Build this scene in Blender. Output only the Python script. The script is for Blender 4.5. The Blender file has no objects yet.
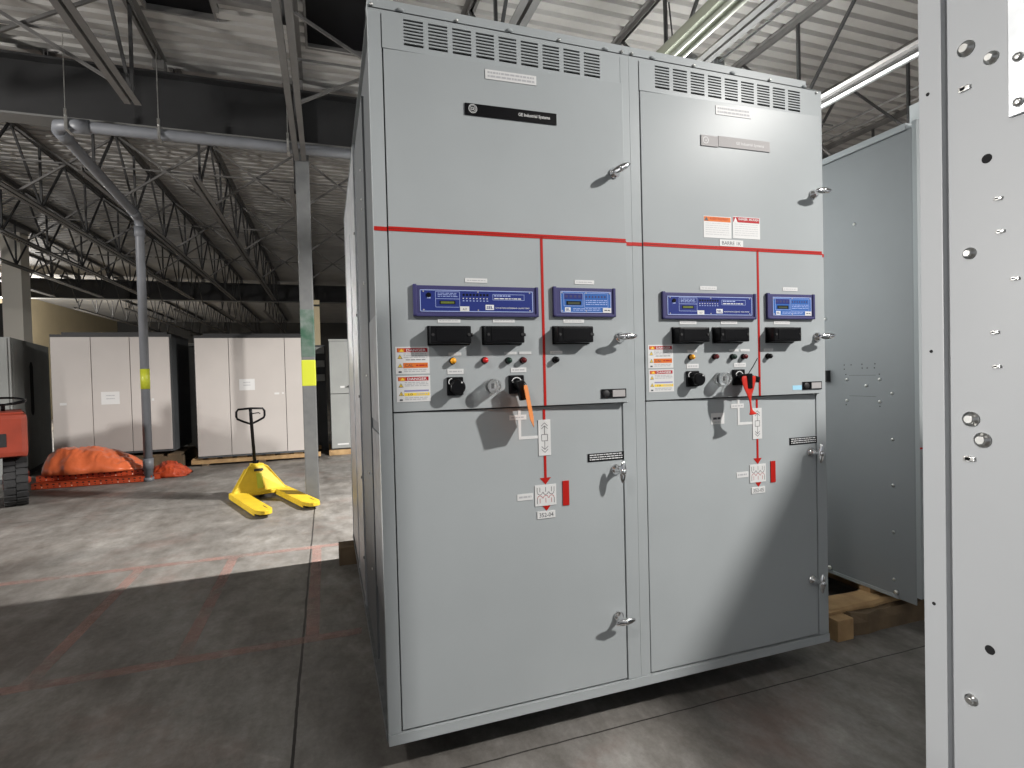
import bpy, bmesh, math, random
from mathutils import Vector, Matrix, noise
random.seed(7)
S = bpy.context.scene
COL = S.collection
PI = math.pi

# ------------------------------------------------------------------ materials
MATS = {}
def mat(name, col, rough=.5, metal=0., var=0., scale=6., bump=0., bscale=40., spec=.5, emit=None, trans=0., alpha=1., col2=None, coat=0.):
    m = bpy.data.materials.new(name); m.use_nodes = True
    nt = m.node_tree; b = nt.nodes['Principled BSDF']
    b.inputs['Base Color'].default_value = (*col, 1); b.inputs['Roughness'].default_value = rough
    b.inputs['Metallic'].default_value = metal; b.inputs['Specular IOR Level'].default_value = spec
    b.inputs['Coat Weight'].default_value = coat
    b.inputs['Transmission Weight'].default_value = trans; b.inputs['Alpha'].default_value = alpha
    if emit: b.inputs['Emission Color'].default_value = (*emit[0], 1); b.inputs['Emission Strength'].default_value = emit[1]
    if var or bump or col2:
        tc = nt.nodes.new('ShaderNodeTexCoord')
        if var or col2:
            n = nt.nodes.new('ShaderNodeTexNoise'); n.inputs['Scale'].default_value = scale; n.inputs['Detail'].default_value = 6
            nt.links.new(tc.outputs['Object'], n.inputs['Vector'])
            r = nt.nodes.new('ShaderNodeValToRGB')
            c2 = col2 or tuple(c*(1-var) for c in col); c1 = col if col2 else tuple(min(1, c*(1+var*.5)) for c in col)
            r.color_ramp.elements[0].color = (*c2, 1); r.color_ramp.elements[1].color = (*c1, 1)
            r.color_ramp.elements[0].position = .32; r.color_ramp.elements[1].position = .68
            nt.links.new(n.outputs['Fac'], r.inputs['Fac']); nt.links.new(r.outputs['Color'], b.inputs['Base Color'])
        if bump:
            n2 = nt.nodes.new('ShaderNodeTexNoise'); n2.inputs['Scale'].default_value = bscale
            nt.links.new(tc.outputs['Object'], n2.inputs['Vector'])
            bp = nt.nodes.new('ShaderNodeBump'); bp.inputs['Strength'].default_value = bump; bp.inputs['Distance'].default_value = .01
            nt.links.new(n2.outputs['Fac'], bp.inputs['Height']); nt.links.new(bp.outputs['Normal'], b.inputs['Normal'])
    MATS[name] = m
    return m
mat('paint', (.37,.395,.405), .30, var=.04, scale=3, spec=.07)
mat('paint_side_shaded', (.26,.275,.285), .5, var=.05, scale=2, spec=.25)  # paint darkened to stand in for shade on the third cabinet's side
mat('paint_dark', (.10,.107,.112), .5, var=.06)  # dark grey sheet colour, darkened further to offset the left lamp's spill
mat('paint_near', (.40,.415,.43), .42, var=.05, scale=2)
mat('galv', (.62,.64,.66), .42, 1., var=.18, scale=14)
mat('galv_dull', (.24,.25,.26), .5, .7, var=.2, scale=18)
mat('chrome', (.85,.85,.86), .12, 1.)
mat('zinc', (.72,.72,.70), .3, 1., var=.15, scale=60)
mat('shade_black', (.006,.006,.007), .9)  # near-black that paints the darkness of hollows and holes
mat('black', (.005,.005,.006), .3, spec=.18)
mat('black_matte', (.015,.015,.016), .6)
mat('rubber', (.02,.02,.021), .75, bump=.3)
mat('white', (.66,.66,.655), .5, spec=.3)
mat('offwhite', (.72,.73,.73), .5)
mat('lettering', (.05,.05,.06), .6)
mat('faint', (.42,.42,.44), .6)
mat('red', (.42,.014,.010), .5, spec=.15)
mat('danger_red', (.40,.014,.022), .5, spec=.15)
mat('orange', (.66,.17,.035), .5, spec=.15)
mat('yellow', (.85,.60,.05), .5)
mat('violet', (.25,.24,.45), .6)
mat('relay_bezel', (.052,.050,.145), .5, var=.06, spec=.2)
mat('relay_face', (.022,.036,.19), .45, spec=.15)
mat('relay_face_light', (.035,.125,.40), .45, spec=.15)
mat('relay_line', (.34,.42,.72), .5)
mat('lcd', (.13,.16,.03), .3)
mat('lcd_dark', (.05,.06,.03), .3)
mat('lens_amber', (.85,.36,.02), .15)
mat('lens_red', (.62,.02,.02), .15)
mat('lens_maroon', (.12,.01,.012), .15)
mat('lens_green', (.012,.035,.025), .15)
mat('clear', (.93,.95,.96), .05, trans=.9, spec=.5)
mat('silver_plate', (.40,.385,.385), .65, 0., var=.03, spec=.25)
mat('cyan', (.36,.66,.84), .5)
mat('tag_orange', (.72,.23,.05), .5)
mat('tag_red', (.52,.024,.014), .45, spec=.2)
mat('wood', (.50,.33,.16), .75, col2=(.34,.21,.10), scale=9, bump=.2)
mat('wood_old', (.19,.13,.075), .85, col2=(.09,.065,.04), scale=7, bump=.3)
mat('beige_paint', (.50,.465,.44), .55, var=.04, scale=2)
mat('bg_grey', (.30,.31,.30), .6, var=.08, scale=3)
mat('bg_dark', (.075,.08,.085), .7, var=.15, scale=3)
mat('jack_yellow', (.62,.42,.018), .6, var=.12, scale=9)
mat('forklift_orange', (.33,.045,.02), .5, col2=(.24,.034,.016), scale=5)
mat('rack_orange', (.55,.075,.02), .5, col2=(.38,.045,.014), scale=8)
mat('plastic_orange', (.86,.19,.07), .28, var=.1, scale=7, bump=.5, bscale=16, coat=.4)
mat('steel_dark', (.017,.017,.018), .6, var=.2, scale=4)
mat('steel_joist', (.125,.121,.117), .55, var=.15, scale=5)
mat('steel_web', (.035,.035,.036), .6)
mat('girder_flange_lit', (.15,.15,.145), .55)  # paler than the web, painting the light that catches the flange
mat('steel_column', (.13,.133,.133), .5, col2=(.10,.103,.105), scale=9)
mat('pipe_grey', (.17,.178,.195), .45, var=.1, scale=6)
mat('tape', (.42,.45,.03), .45)
mat('green_paint', (.025,.075,.045), .5, col2=(.15,.17,.16), scale=9)
mat('deck', (.33,.32,.305), .6, var=.14, scale=1.6)
mat('wall_beige', (.60,.50,.32), .7, var=.06, scale=1.5)
mat('wall_dark', (.05,.048,.045), .8)
mat('cream', (.85,.80,.70), .6)
mat('fixture', (.24,.25,.20), .6, spec=.2)
mat('tube_off', (.20,.21,.18), .7, spec=.1)
mat('lamp_emit', (1,1,1), .5, emit=((1,.97,.92), 12))

def floor_mat():
    m = bpy.data.materials.new('concrete'); m.use_nodes = True; nt = m.node_tree; N = nt.nodes.new; L = nt.links.new
    b = nt.nodes['Principled BSDF']; b.inputs['Specular IOR Level'].default_value = .4
    g = N('ShaderNodeNewGeometry')
    def nz(sc, det=8, rough=.6, stretch=None):
        n = N('ShaderNodeTexNoise'); n.inputs['Scale'].default_value = sc; n.inputs['Detail'].default_value = det; n.inputs['Roughness'].default_value = rough
        if stretch:
            mp = N('ShaderNodeMapping'); mp.inputs['Scale'].default_value = stretch; L(g.outputs['Position'], mp.inputs['Vector']); L(mp.outputs['Vector'], n.inputs['Vector'])
        else: L(g.outputs['Position'], n.inputs['Vector'])
        return n.outputs['Fac']
    def ramp(f, stops):
        r = N('ShaderNodeValToRGB'); e = r.color_ramp.elements
        e[0].position, e[0].color = stops[0][0], (*stops[0][1], 1); e[1].position, e[1].color = stops[1][0], (*stops[1][1], 1)
        for p, c in stops[2:]:
            q = e.new(p); q.color = (*c, 1)
        L(f, r.inputs['Fac']); return r.outputs['Color']
    def mix(f, a, c, mode='MIX'):
        x = N('ShaderNodeMix'); x.data_type = 'RGBA'; x.blend_type = mode
        if isinstance(f, float): x.inputs['Factor'].default_value = f
        else: L(f, x.inputs['Factor'])
        L(a, x.inputs['A'])
        if isinstance(c, tuple): x.inputs['B'].default_value = (*c, 1)
        else: L(c, x.inputs['B'])
        return x.outputs['Result']
    def math_(op, a, v=None):
        x = N('ShaderNodeMath'); x.operation = op
        for i, q in enumerate((a, v)):
            if q is None: continue
            if isinstance(q, (int, float)): x.inputs[i].default_value = q
            else: L(q, x.inputs[i])
        return x.outputs[0]
    base = ramp(nz(.9, 9, .62), [(.30, (.17,.163,.154)), (.72, (.37,.355,.335)), (.5, (.265,.255,.24))])
    blotch = ramp(nz(2.3, 10, .7, (1,.45,1)), [(.36, (.50,.48,.46)), (.64, (1.04,1.04,1.04))])
    c = mix(1., base, blotch, 'MULTIPLY')
    b2 = ramp(nz(8.5, 8, .72, (1,.6,1)), [(.34, (.72,.70,.68)), (.62, (1.08,1.08,1.08))])
    c = mix(1., c, b2, 'MULTIPLY')
    fine = ramp(nz(38, 4, .7), [(.3, (.86,.86,.86)), (.7, (1.06,1.06,1.06))])
    c = mix(1., c, fine, 'MULTIPLY')
    # worn reddish scuffs
    rf = ramp(nz(1.1, 9, .7, (1,1,1)), [(.54, (0,0,0)), (.72, (.45,.45,.45))])
    c = mix(rf, c, (.23,.13,.105))
    sp = N('ShaderNodeSeparateXYZ'); L(g.outputs['Position'], sp.inputs[0])
    wob = math_('MULTIPLY', math_('SUBTRACT', nz(5, 3), .5), .012)
    def joint(sock, at, w):
        d = math_('ABSOLUTE', math_('SUBTRACT', math_('ADD', sock, wob), at))
        return math_('LESS_THAN', d, w)
    jx = joint(sp.outputs['X'], -.30, .0055)
    for at in (5.2, -6.): jx = math_('MAXIMUM', jx, joint(sp.outputs['X'], at, .005))
    for at in (0.0, 4.65, 9.3, 14.): jx = math_('MAXIMUM', jx, joint(sp.outputs['Y'], at, .004 if at else .003))
    c = mix(jx, c, (.035,.032,.03))
    L(c, b.inputs['Base Color'])
    rr = ramp(nz(3, 6), [(.3, (.42,.42,.42)), (.7, (.68,.68,.68))]); L(rr, b.inputs['Roughness'])
    bp = N('ShaderNodeBump'); bp.inputs['Strength'].default_value = .12; bp.inputs['Distance'].default_value = .01
    L(nz(60, 5), bp.inputs['Height']); L(bp.outputs['Normal'], b.inputs['Normal'])
    MATS['concrete'] = m
    # worn line paint: the same concrete showing through
    m2 = bpy.data.materials.new('worn_line'); m2.use_nodes = True; nt2 = m2.node_tree
    b2 = nt2.nodes['Principled BSDF']; b2.inputs['Roughness'].default_value = .6; b2.inputs['Base Color'].default_value = (.43,.26,.225,1)
    g2 = nt2.nodes.new('ShaderNodeNewGeometry'); n2 = nt2.nodes.new('ShaderNodeTexNoise'); n2.inputs['Scale'].default_value = 4.5; n2.inputs['Detail'].default_value = 10; n2.inputs['Roughness'].default_value = .75
    nt2.links.new(g2.outputs['Position'], n2.inputs['Vector'])
    r2 = nt2.nodes.new('ShaderNodeValToRGB'); r2.color_ramp.elements[0].position = .36; r2.color_ramp.elements[1].position = .66
    r2.color_ramp.elements[1].color = (.5,.5,.5,1)
    nt2.links.new(n2.outputs['Fac'], r2.inputs['Fac']); nt2.links.new(r2.outputs['Color'], b2.inputs['Alpha'])
    MATS['worn_line'] = m2
floor_mat()

# ------------------------------------------------------------------ mesh builder
class MB:
    def __init__(self, *mats):
        self.bm = bmesh.new(); self.mats = list(mats)
    def mi(self, m):
        if m is None: return 0
        if m not in self.mats: self.mats.append(m)
        return self.mats.index(m)
    def _new(self, before, m):
        i = self.mi(m)
        for f in self.bm.faces:
            if f not in before: f.material_index = i
    def poly(self, pts, m=None):
        f = self.bm.faces.new([self.bm.verts.new(p) for p in pts]); f.material_index = self.mi(m); return f
    def box(self, x0, x1, y0, y1, z0, z1, m=None, bev=0., M=None):
        vs = [Vector((x, y, z)) for x in (x0, x1) for y in (y0, y1) for z in (z0, z1)]
        i = self.mi(m)
        if bev:
            t = bmesh.new(); tv = [t.verts.new(v) for v in vs]
            for q in ((0,1,3,2),(4,6,7,5),(0,4,5,1),(2,3,7,6),(0,2,6,4),(1,5,7,3)): t.faces.new([tv[k] for k in q])
            bmesh.ops.bevel(t, geom=list(t.edges), offset=bev, segments=2, affect='EDGES', profile=.7)
            mp = {}
            for v in t.verts: mp[v] = self.bm.verts.new(M @ v.co if M else v.co)
            for f in t.faces: self.bm.faces.new([mp[v] for v in f.verts]).material_index = i
            t.free(); return self
        tv = [self.bm.verts.new(M @ v if M else v) for v in vs]
        for q in ((0,1,3,2),(4,6,7,5),(0,4,5,1),(2,3,7,6),(0,2,6,4),(1,5,7,3)):
            self.bm.faces.new([tv[k] for k in q]).material_index = i
        return self
    def prism(self, pts, d, m=None):
        """closed outline pts (3d) pushed along vector d"""
        i = self.mi(m); d = Vector(d)
        a = [self.bm.verts.new(p) for p in pts]; b = [self.bm.verts.new(Vector(p)+d) for p in pts]
        self.bm.faces.new(a).material_index = i; self.bm.faces.new(b[::-1]).material_index = i
        n = len(pts)
        for k in range(n): self.bm.faces.new([a[k], b[k], b[(k+1)%n], a[(k+1)%n]]).material_index = i
        return self
    def tube(self, path, r, n=10, m=None, cap=True, closed=False):
        i = self.mi(m); P = [Vector(p) for p in path]; rings = []
        rr = r if isinstance(r, (list, tuple)) else [r]*len(P)
        prev = None
        for k, p in enumerate(P):
            a = P[k-1] if (k > 0 or closed) else p; c = P[(k+1) % len(P)] if (k < len(P)-1 or closed) else p
            t = (c-a).normalized()
            if prev is None:
                u = t.cross(Vector((0,0,1)) if abs(t.z) < .9 else Vector((1,0,0))).normalized()
            else:
                u = (prev - t*prev.dot(t)).normalized()
            prev = u; w = t.cross(u)
            rings.append([self.bm.verts.new(p + (u*math.cos(q)+w*math.sin(q))*rr[k]) for q in [2*PI*j/n for j in range(n)]])
        m_ = len(rings)
        for k in range(m_ if closed else m_-1):
            A, B = rings[k], rings[(k+1) % m_]
            for j in range(n):
                f = self.bm.faces.new([A[j], A[(j+1)%n], B[(j+1)%n], B[j]]); f.material_index = i; f.smooth = n > 6
        if cap and not closed:
            self.bm.faces.new(rings[0][::-1]).material_index = i; self.bm.faces.new(rings[-1]).material_index = i
        return self
    def cyl(self, p0, p1, r, n=16, m=None, r1=None):
        return self.tube([p0, p1], [r, r if r1 is None else r1], n, m)
    def lathe(self, o, ax, prof, n=20, m=None, smooth=True):
        """prof: (distance along ax, radius) pairs"""
        i = self.mi(m); ax = Vector(ax).normalized(); o = Vector(o)
        u = ax.cross(Vector((0,0,1)) if abs(ax.z) < .9 else Vector((1,0,0))).normalized(); w = ax.cross(u)
        rings = [[self.bm.verts.new(o+ax*d+(u*math.cos(2*PI*j/n)+w*math.sin(2*PI*j/n))*max(r,1e-4)) for j in range(n)] for d, r in prof]
        for A, B in zip(rings, rings[1:]):
            for j in range(n):
                f = self.bm.faces.new([A[j], A[(j+1)%n], B[(j+1)%n], B[j]]); f.material_index = i; f.smooth = smooth
        self.bm.faces.new(rings[0][::-1]).material_index = i; self.bm.faces.new(rings[-1]).material_index = i
        return self
    def ball(self, c, rx, ry, rz, m=None, M=None, u=14, v=10):
        i = self.mi(m); ns = set(self.bm.faces)
        mm = Matrix.Translation(c) @ (M or Matrix()) @ Matrix.Diagonal((rx, ry, rz, 1))
        r = bmesh.ops.create_uvsphere(self.bm, u_segments=u, v_segments=v, radius=1, matrix=mm)
        fs = {f for q in r['verts'] for f in q.link_faces}
        for f in fs: f.material_index = i; f.smooth = True
        return self
    def plate(self, x0, x1, z0, z1, y, t=.002, m=None):
        """a thin plate on a front that faces -Y, its face at y-t"""
        return self.box(x0, x1, y-t, y, z0, z1, m)
    def text(self, s, o, h, m=None, width=None, right=(1,0,0), up=(0,0,1), align='LEFT', bold=0.):
        """flat lettering, o = lower left (or centre), cap height h"""
        cu = bpy.data.curves.new('t', 'FONT'); cu.body = s; cu.size = 1; cu.resolution_u = 2; cu.offset = bold
        ob = bpy.data.objects.new('t', cu); COL.objects.link(ob)
        dg = bpy.context.evaluated_depsgraph_get(); me = ob.evaluated_get(dg).to_mesh()
        i = self.mi(m)
        if len(me.vertices):
            xs = [v.co.x for v in me.vertices]; w = max(xs)-min(xs); x_ = min(xs)
            sy = h/.70; sx = (width/w) if width else sy
            sh = {'LEFT': 0, 'CENTER': -.5*w*sx, 'RIGHT': -w*sx}[align]
            R, U, O = Vector(right), Vector(up), Vector(o)
            vv = [self.bm.verts.new(O + R*((v.co.x-x_)*sx+sh) + U*(v.co.y*sy)) for v in me.vertices]
            for p in me.polygons:
                try: self.bm.faces.new([vv[k] for k in p.vertices]).material_index = i
                except ValueError: pass
        ob.to_mesh_clear() if False else None
        bpy.data.objects.remove(ob); bpy.data.curves.remove(cu)
        return self
    def ring(self, c, r0, r1, y, m=None, n=24, a0=0., a1=2*PI):
        """flat ring arc on a front that faces -Y"""
        i = self.mi(m); full = abs(a1-a0-2*PI) < 1e-6; k_ = n if full else n+1
        A = []; B = []
        for k in range(k_):
            q = a0+(a1-a0)*k/n
            A.append(self.bm.verts.new((c[0]+r0*math.cos(q), y, c[1]+r0*math.sin(q)))); B.append(self.bm.verts.new((c[0]+r1*math.cos(q), y, c[1]+r1*math.sin(q))))
        for k in range(n if full else n):
            j = (k+1) % k_
            self.bm.faces.new([A[k], A[j], B[j], B[k]]).material_index = i
        return self
    def build(self, name, parent=None, label=None, recalc=True, bevel=0.):
        if recalc: bmesh.ops.recalc_face_normals(self.bm, faces=self.bm.faces)
        me = bpy.data.meshes.new(name); self.bm.to_mesh(me); self.bm.free()
        for k in self.mats: me.materials.append(MATS[k])
        o = bpy.data.objects.new(name, me); COL.objects.link(o)
        if parent is not None:
            o.parent = parent
            top = parent
            off = Vector((0,0,0))
            # children are modelled in the same space as their thing's own coordinates
        if label: o['label'] = label
        if bevel:
            bv = o.modifiers.new('bevel', 'BEVEL'); bv.width = bevel; bv.segments = 2; bv.limit_method = 'ANGLE'
        return o

def thing(name, label, cat, loc=(0,0,0), rz=0., group=None):
    o = bpy.data.objects.new(name, None); COL.objects.link(o); o.empty_display_size = .1
    o.location = loc; o.rotation_euler = (0, 0, rz); o['label'] = label; o['category'] = cat
    if group: o['group'] = group
    return o
def tag(o, label, cat, group=None, kind=None):
    o['label'] = label; o['category'] = cat
    if group: o['group'] = group
    if kind: o['kind'] = kind
    return o
def struct(o, label=None, cat=None):
    o['kind'] = 'structure'
    if label: o['label'] = label
    if cat: o['category'] = cat
    return o
def dup_part(src, parent, loc=None, rot=None):
    o = src.copy(); COL.objects.link(o); o.parent = parent
    if loc is not None: o.location = loc
    if rot is not None: o.rotation_euler = rot
    return o
def dup_tree(root, label=None, loc=None, rz=None):
    r = root.copy(); COL.objects.link(r)
    if label: r['label'] = label
    if loc is not None: r.location = loc
    if rz is not None: r.rotation_euler = (0, 0, rz)
    for ch in list(root.children):
        c = ch.copy(); COL.objects.link(c); c.parent = r
        for g in list(ch.children):
            d = g.copy(); COL.objects.link(d); d.parent = c
    return r

# ------------------------------------------------------------------ setting
LIFT, CH = .13, 2.304          # height of the timbers under the line-up, cabinet height
DECK = 4.42
b = MB('concrete'); b.box(-14, 14, -9, 31, -.12, 0); struct(b.build('floor'), 'bare grey concrete warehouse floor with stains and saw-cut joints', 'floor')

# roof deck: one corrugated sheet, with openings for the skylights
HOLES = [(-1.50, -.95, 2.35, 3.60), (-.245, .42, 2.35, 3.80)]
def deck():
    b = MB('deck'); per = .152; y = -9.; prof = [(0, 0), (.092, 0), (.106, .038), (.138, .038), (.152, 0)]
    n = int(40/per)
    for k in range(n):
        y0 = -9.+k*per
        segs = [(-14., 14.)]
        for hx0, hx1, hy0, hy1 in HOLES:
            if hy0 <= y0+per*.5 <= hy1:
                ns = []
                for a, c in segs:
                    if hx0 > a and hx1 < c: ns += [(a, hx0), (hx1, c)]
                    else: ns.append((a, c))
                segs = ns
        for a, c in segs:
            va = [b.bm.verts.new((a, y0+p, DECK+h)) for p, h in prof]; vc = [b.bm.verts.new((c, y0+p, DECK+h)) for p, h in prof]
            for q in range(4): b.bm.faces.new([va[q], va[q+1], vc[q+1], vc[q]])
    o = b.build('ceiling'); struct(o, 'white painted corrugated steel roof deck', 'ceiling')
    s = o.modifiers.new('solid', 'SOLIDIFY'); s.thickness = .004; s.offset = 1
deck()
b = MB('wall_beige'); b.box(-10.3, -10., 15, 31, 0, 5.); struct(b.build('wall_left'), 'beige painted wall far behind the beige cabinets', 'wall')
b = MB('wall_dark'); b.box(-10., 14, 30.6, 30.9, 0, 5.); struct(b.build('wall_back'), 'far end wall of the warehouse, coloured dark for low light', 'wall')  # low light at the far end is put into the wall colour
b = MB('cream'); b.box(-6.29, -5.96, 12., 12.35, 0, DECK); struct(b.build('trim_1'), 'cream square pillar rising behind the rotated grey cabinet', 'pillar')
b = MB('wall_dark'); b.box(-10.2, -6.29, 12.2, 12.4, 0, 3.0); struct(b.build('wall_partition'), 'dark low partition wall left of the cream pillar', 'wall')

# painted rectangle lines on the floor: one worn marking
b = MB('worn_line')
def fl(x0, x1, y0, y1):
    b.box(x0, x1, y0, y1, .0004, .0010)
fl(-3.6, -.02, 2.665, 2.735); fl(-2.2, -.02, 1.10, 1.17)
for x in (-1.45, -.865, -.29): fl(x, x+.065, 1.17, 2.665)
struct(b.build('floor_markings'), 'worn reddish painted boxes on the concrete floor', 'floor marking')

# ------------------------------------------------------------------ steelwork
def girder(y, label):
    t = thing('roof_girder', label, 'girder', (0, y, 3.74), group='roof girders')
    b = MB('steel_dark'); b.box(-13, 13, -.008, .008, .018, .535)
    b.build('web', t)
    b = MB('girder_flange_lit'); b.box(-13, 13, -.11, .11, 0, .018); b.build('bottom_flange', t, 'steel flange coloured paler as if lit')
    b = MB('steel_dark'); b.box(-13, 13, -.11, .11, .535, .555); b.build('top_flange', t)
    s = MB('steel_dark')
    s.box(-.006, .006, -.1, .1, .018, .535); st = s.build('stiffener', t); st.location.x = -.37
    for x in (-5.5, 4.8): dup_part(st, t, (x, 0, 0))
girder(4.461, 'deep dark steel girder crossing above the grey column and the drain pipe')
girder(17.0, 'far dark girder with a pale bottom flange beyond the beige cabinets')

WEB = {}
def joist(x, y0, y1, b0, b1, label, group, top=DECK-.002, bot=3.57):
    """open web joist along Y; bottom chord only from b0 to b1"""
    t = thing('bar_joist', label, 'joist', (x, y0, bot), group=group)
    L = y1-y0; h = top-bot
    key = ('tc', round(L, 2))
    if key not in WEB:
        b = MB('steel_joist')
        for s in (-1, 1):
            b.box(s*.012, s*.055, 0, L, h-.006, h); b.box(s*.012, s*.018, 0, L, h-.05, h-.006)
        o = b.build('top_chord', t); WEB[key] = o
    else: dup_part(WEB[key], t)
    key = ('bc', round(b0-y0, 2), round(b1-b0, 2))
    if key not in WEB:
        b = MB('steel_joist')
        for s in (-1, 1):
            b.box(s*.012, s*.060, b0-y0, b1-y0, 0, .006); b.box(s*.012, s*.018, b0-y0, b1-y0, .006, .05)
        o = b.build('bottom_chord', t, 'pale double steel angle'); WEB[key] = o
    else: dup_part(WEB[key], t)
    key = ('seat', round(h, 3))
    if key not in WEB:
        b = MB('steel_joist'); b.box(-.05, .05, 0, .10, 4.2955-bot, h-.04)
        o = b.build('bearing_seat', t); WEB[key] = o
    else: o = dup_part(WEB[key], t)
    o.location = (0, L-.10, 0)
    # web members between the chords
    step = .70; n = int((b1-b0)/(2*step)); k0 = b0-y0
    a = math.atan2(step, h-.05); ln = math.hypot(step, h-.05)
    def member(kind, length, r):
        if kind not in WEB:
            b = MB('steel_web'); b.box(-r, r, -r, r, 0, length); o = b.build('web_member', t); WEB[kind] = o; return o
        return dup_part(WEB[kind], t)
    for k in range(n+1):
        yy = k0+.3+k*2*step
        o = member('v', h-.06, .012); o.location = (0, yy, .03); o.rotation_euler = (0, 0, 0)
        if yy+2*step < L:
            o = member('d', ln, .011); o.location = (0, yy, .03); o.rotation_euler = (-a, 0, 0)
            o = member('d', ln, .011); o.location = (0, yy+2*step, .03); o.rotation_euler = (a, 0, 0)
    return t
NEAR = {-4.2: 'first', -2.9: 'second', -1.58: 'third', -.34: 'fourth', 1.10: 'fifth', 2.56: 'sixth', 3.96: 'seventh', 5.35: 'eighth', 6.7: 'ninth'}
for x, w in NEAR.items():
    lab = {-1.58: 'roof joist with bottom chord ending short of the dark girder, left of the column',
           -.34: 'roof joist whose bottom chord runs into the top of the grey column',
           1.10: 'roof joist showing just above the left switchgear cabinet vents',
           2.56: 'roof joist beside the pale strip light above the right switchgear cabinet',
           3.96: 'roof joist with shiny pipe below it, above the panel wall at right'}.get(x, w + ' roof joist from the left on the near side of the dark girder')
    joist(x, -8.5, 4.40, -8., 4.38 if x == -.34 else 3.5, lab, 'near roof joists')
for k in range(8):
    x = -6.715+k*1.045
    joist(x, 4.5, 16.95, 5.25, 15.3, ['first','second','third','fourth','fifth','sixth','seventh','eighth'][k]+' roof joist from the left between the near and far girders', 'middle roof joists')
for k in range(6):
    x = -7.2+k*1.3
    joist(x, 17.05, 29.5, 17.9, 28.6, ['first','second','third','fourth','fifth','sixth'][k]+' roof joist from the left beyond the far girder', 'far roof joists')

def brace(x0, x1, y, label, group):
    t = MB('steel_joist')
    for a, c in ((3.62, 4.36), (4.36, 3.62)):
        p0, p1 = Vector((x0, y, a)), Vector((x1, y, c)); d = p1-p0; L = d.length; ang = math.atan2(d.z, d.x)
        t.box(0, L, -.013+(.02 if a < c else 0), .008+(.02 if a < c else 0), -.012, .012, M=Matrix.Translation(p0) @ Matrix.Rotation(-ang, 4, 'Y'))
    t.box(x0, x1, y+.012, y+.018, 3.98, 4.0)
    tag(t.build('cross_brace'), label, 'bracing', group)
order = ['first','second','third','fourth','fifth','sixth']
for r, y in enumerate((6.3, 9.0, 11.8)):
    for k in range(6):
        x0 = -5.67+k*1.045
        brace(x0+.03, x0+1.015, y, f"{order[k]} cross brace from the left in the {['nearest','middle','farthest'][r]} bracing row beyond the girder", 'joist bracing beyond the girder')
nx = list(NEAR)
for k in range(2):
    brace(nx[k]+.03, nx[k+1]-.03, 3.3, ['left','right'][k]+' cross brace in front of the dark girder between near joists', 'joist bracing before the girder')
brace(nx[3]+.03, nx[4]-.03, 3.2, 'cross brace just right of the column above the switchgear corner', 'joist bracing before the girder')
brace(nx[6]+.03, nx[7]-.03, 2.9, 'cross brace above the panel wall at right', 'joist bracing before the girder')

# roof skylights, night sky behind black glazing
for hx0, hx1, hy0, hy1, lab in [(*HOLES[0], 'black roof skylight left of the column joist'), (*HOLES[1], 'black roof skylight between the column joist and the switchgear')]:
    t = thing('skylight', lab, 'skylight', ((hx0+hx1)/2, (hy0+hy1)/2, DECK-.02), group='roof skylights')
    w, d = (hx1-hx0)/2, (hy1-hy0)/2
    f = MB('steel_joist')
    for a, c, e, g in ((-w, w, -d, -d+.02), (-w, w, d-.02, d), (-w, -w+.02, -d+.02, d-.02), (w-.02, w, -d+.02, d-.02)): f.box(a, c, e, g, .015, .10)
    f.build('frame', t)
    f = MB('black'); f.box(-w+.02, w-.02, -d+.02, d-.02, .065, .085); f.build('pane', t)
f = MB('steel_joist')
for y in (2.70, 2.95, 3.2): f.box(-.91, -.42, y, y+.07, DECK-.05, DECK-.001)
f.box(-.94, -.91, 2.6, 3.4, DECK-.05, DECK-.001); f.box(-.42, -.39, 2.6, 3.4, DECK-.05, DECK-.001)
tag(f.build('roof_hatch_frame'), 'pale steel ladder-like frame between the two black skylights', 'frame')

# columns
t = thing('steel_column', 'square grey steel column with yellow tape and worn green paint', 'column', (-.325, 4.461, 0))
f = MB('steel_column'); f.box(-.068, .068, -.068, .068, 0, 3.735, bev=.012); f.build('shaft', t)
f = MB('tape'); f.box(-.070, .070, -.070, .070, 1.218, 1.495, bev=.012); f.build('tape_band', t, 'bright yellow tape')
f = MB('green_paint'); f.box(-.0692, .0692, -.0692, .0692, 1.52, 2.03, bev=.012); f.build('paint_patch', t, 'worn green paint')

t = thing('drain_pipe', 'round grey drain pipe with yellow tape rising to the roof and hung under it', 'pipe', (-2.405, 6.6, 0))
pz, pt, py = 3.454, 3.635, -2.36
f = MB('pipe_grey')
f.tube([(0,0,.02), (0,0,pz-.1), (0,-.03,pz-.03), (0,-.1,pz), (0,py+.1,pt), (.03,py+.03,pt+.005), (.1,py,pt+.005), (6.2,py,pt+.005)], .052, 16)
f.build('pipe_run', t)
for i, (p, q) in enumerate([((0,0,0), (0,0,.05)), ((0,0,.16), (0,0,.30)), ((0,0,pz-.25), (0,0,pz-.12)), ((0,-.12,pz+.003), (0,-.26,pz+.018)), ((0,py+.28,pt-.018), (0,py+.12,pt-.002)), ((.12,py,pt+.005), (.28,py,pt+.005))]):
    f = MB('pipe_grey'); f.cyl(p, q, .062, 16); f.build('coupling', t)
f = MB('tape'); f.cyl((0,0,1.215), (0,0,1.478), .0545, 18); f.build('tape_band', t, 'bright yellow tape')
pt += .005
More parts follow.
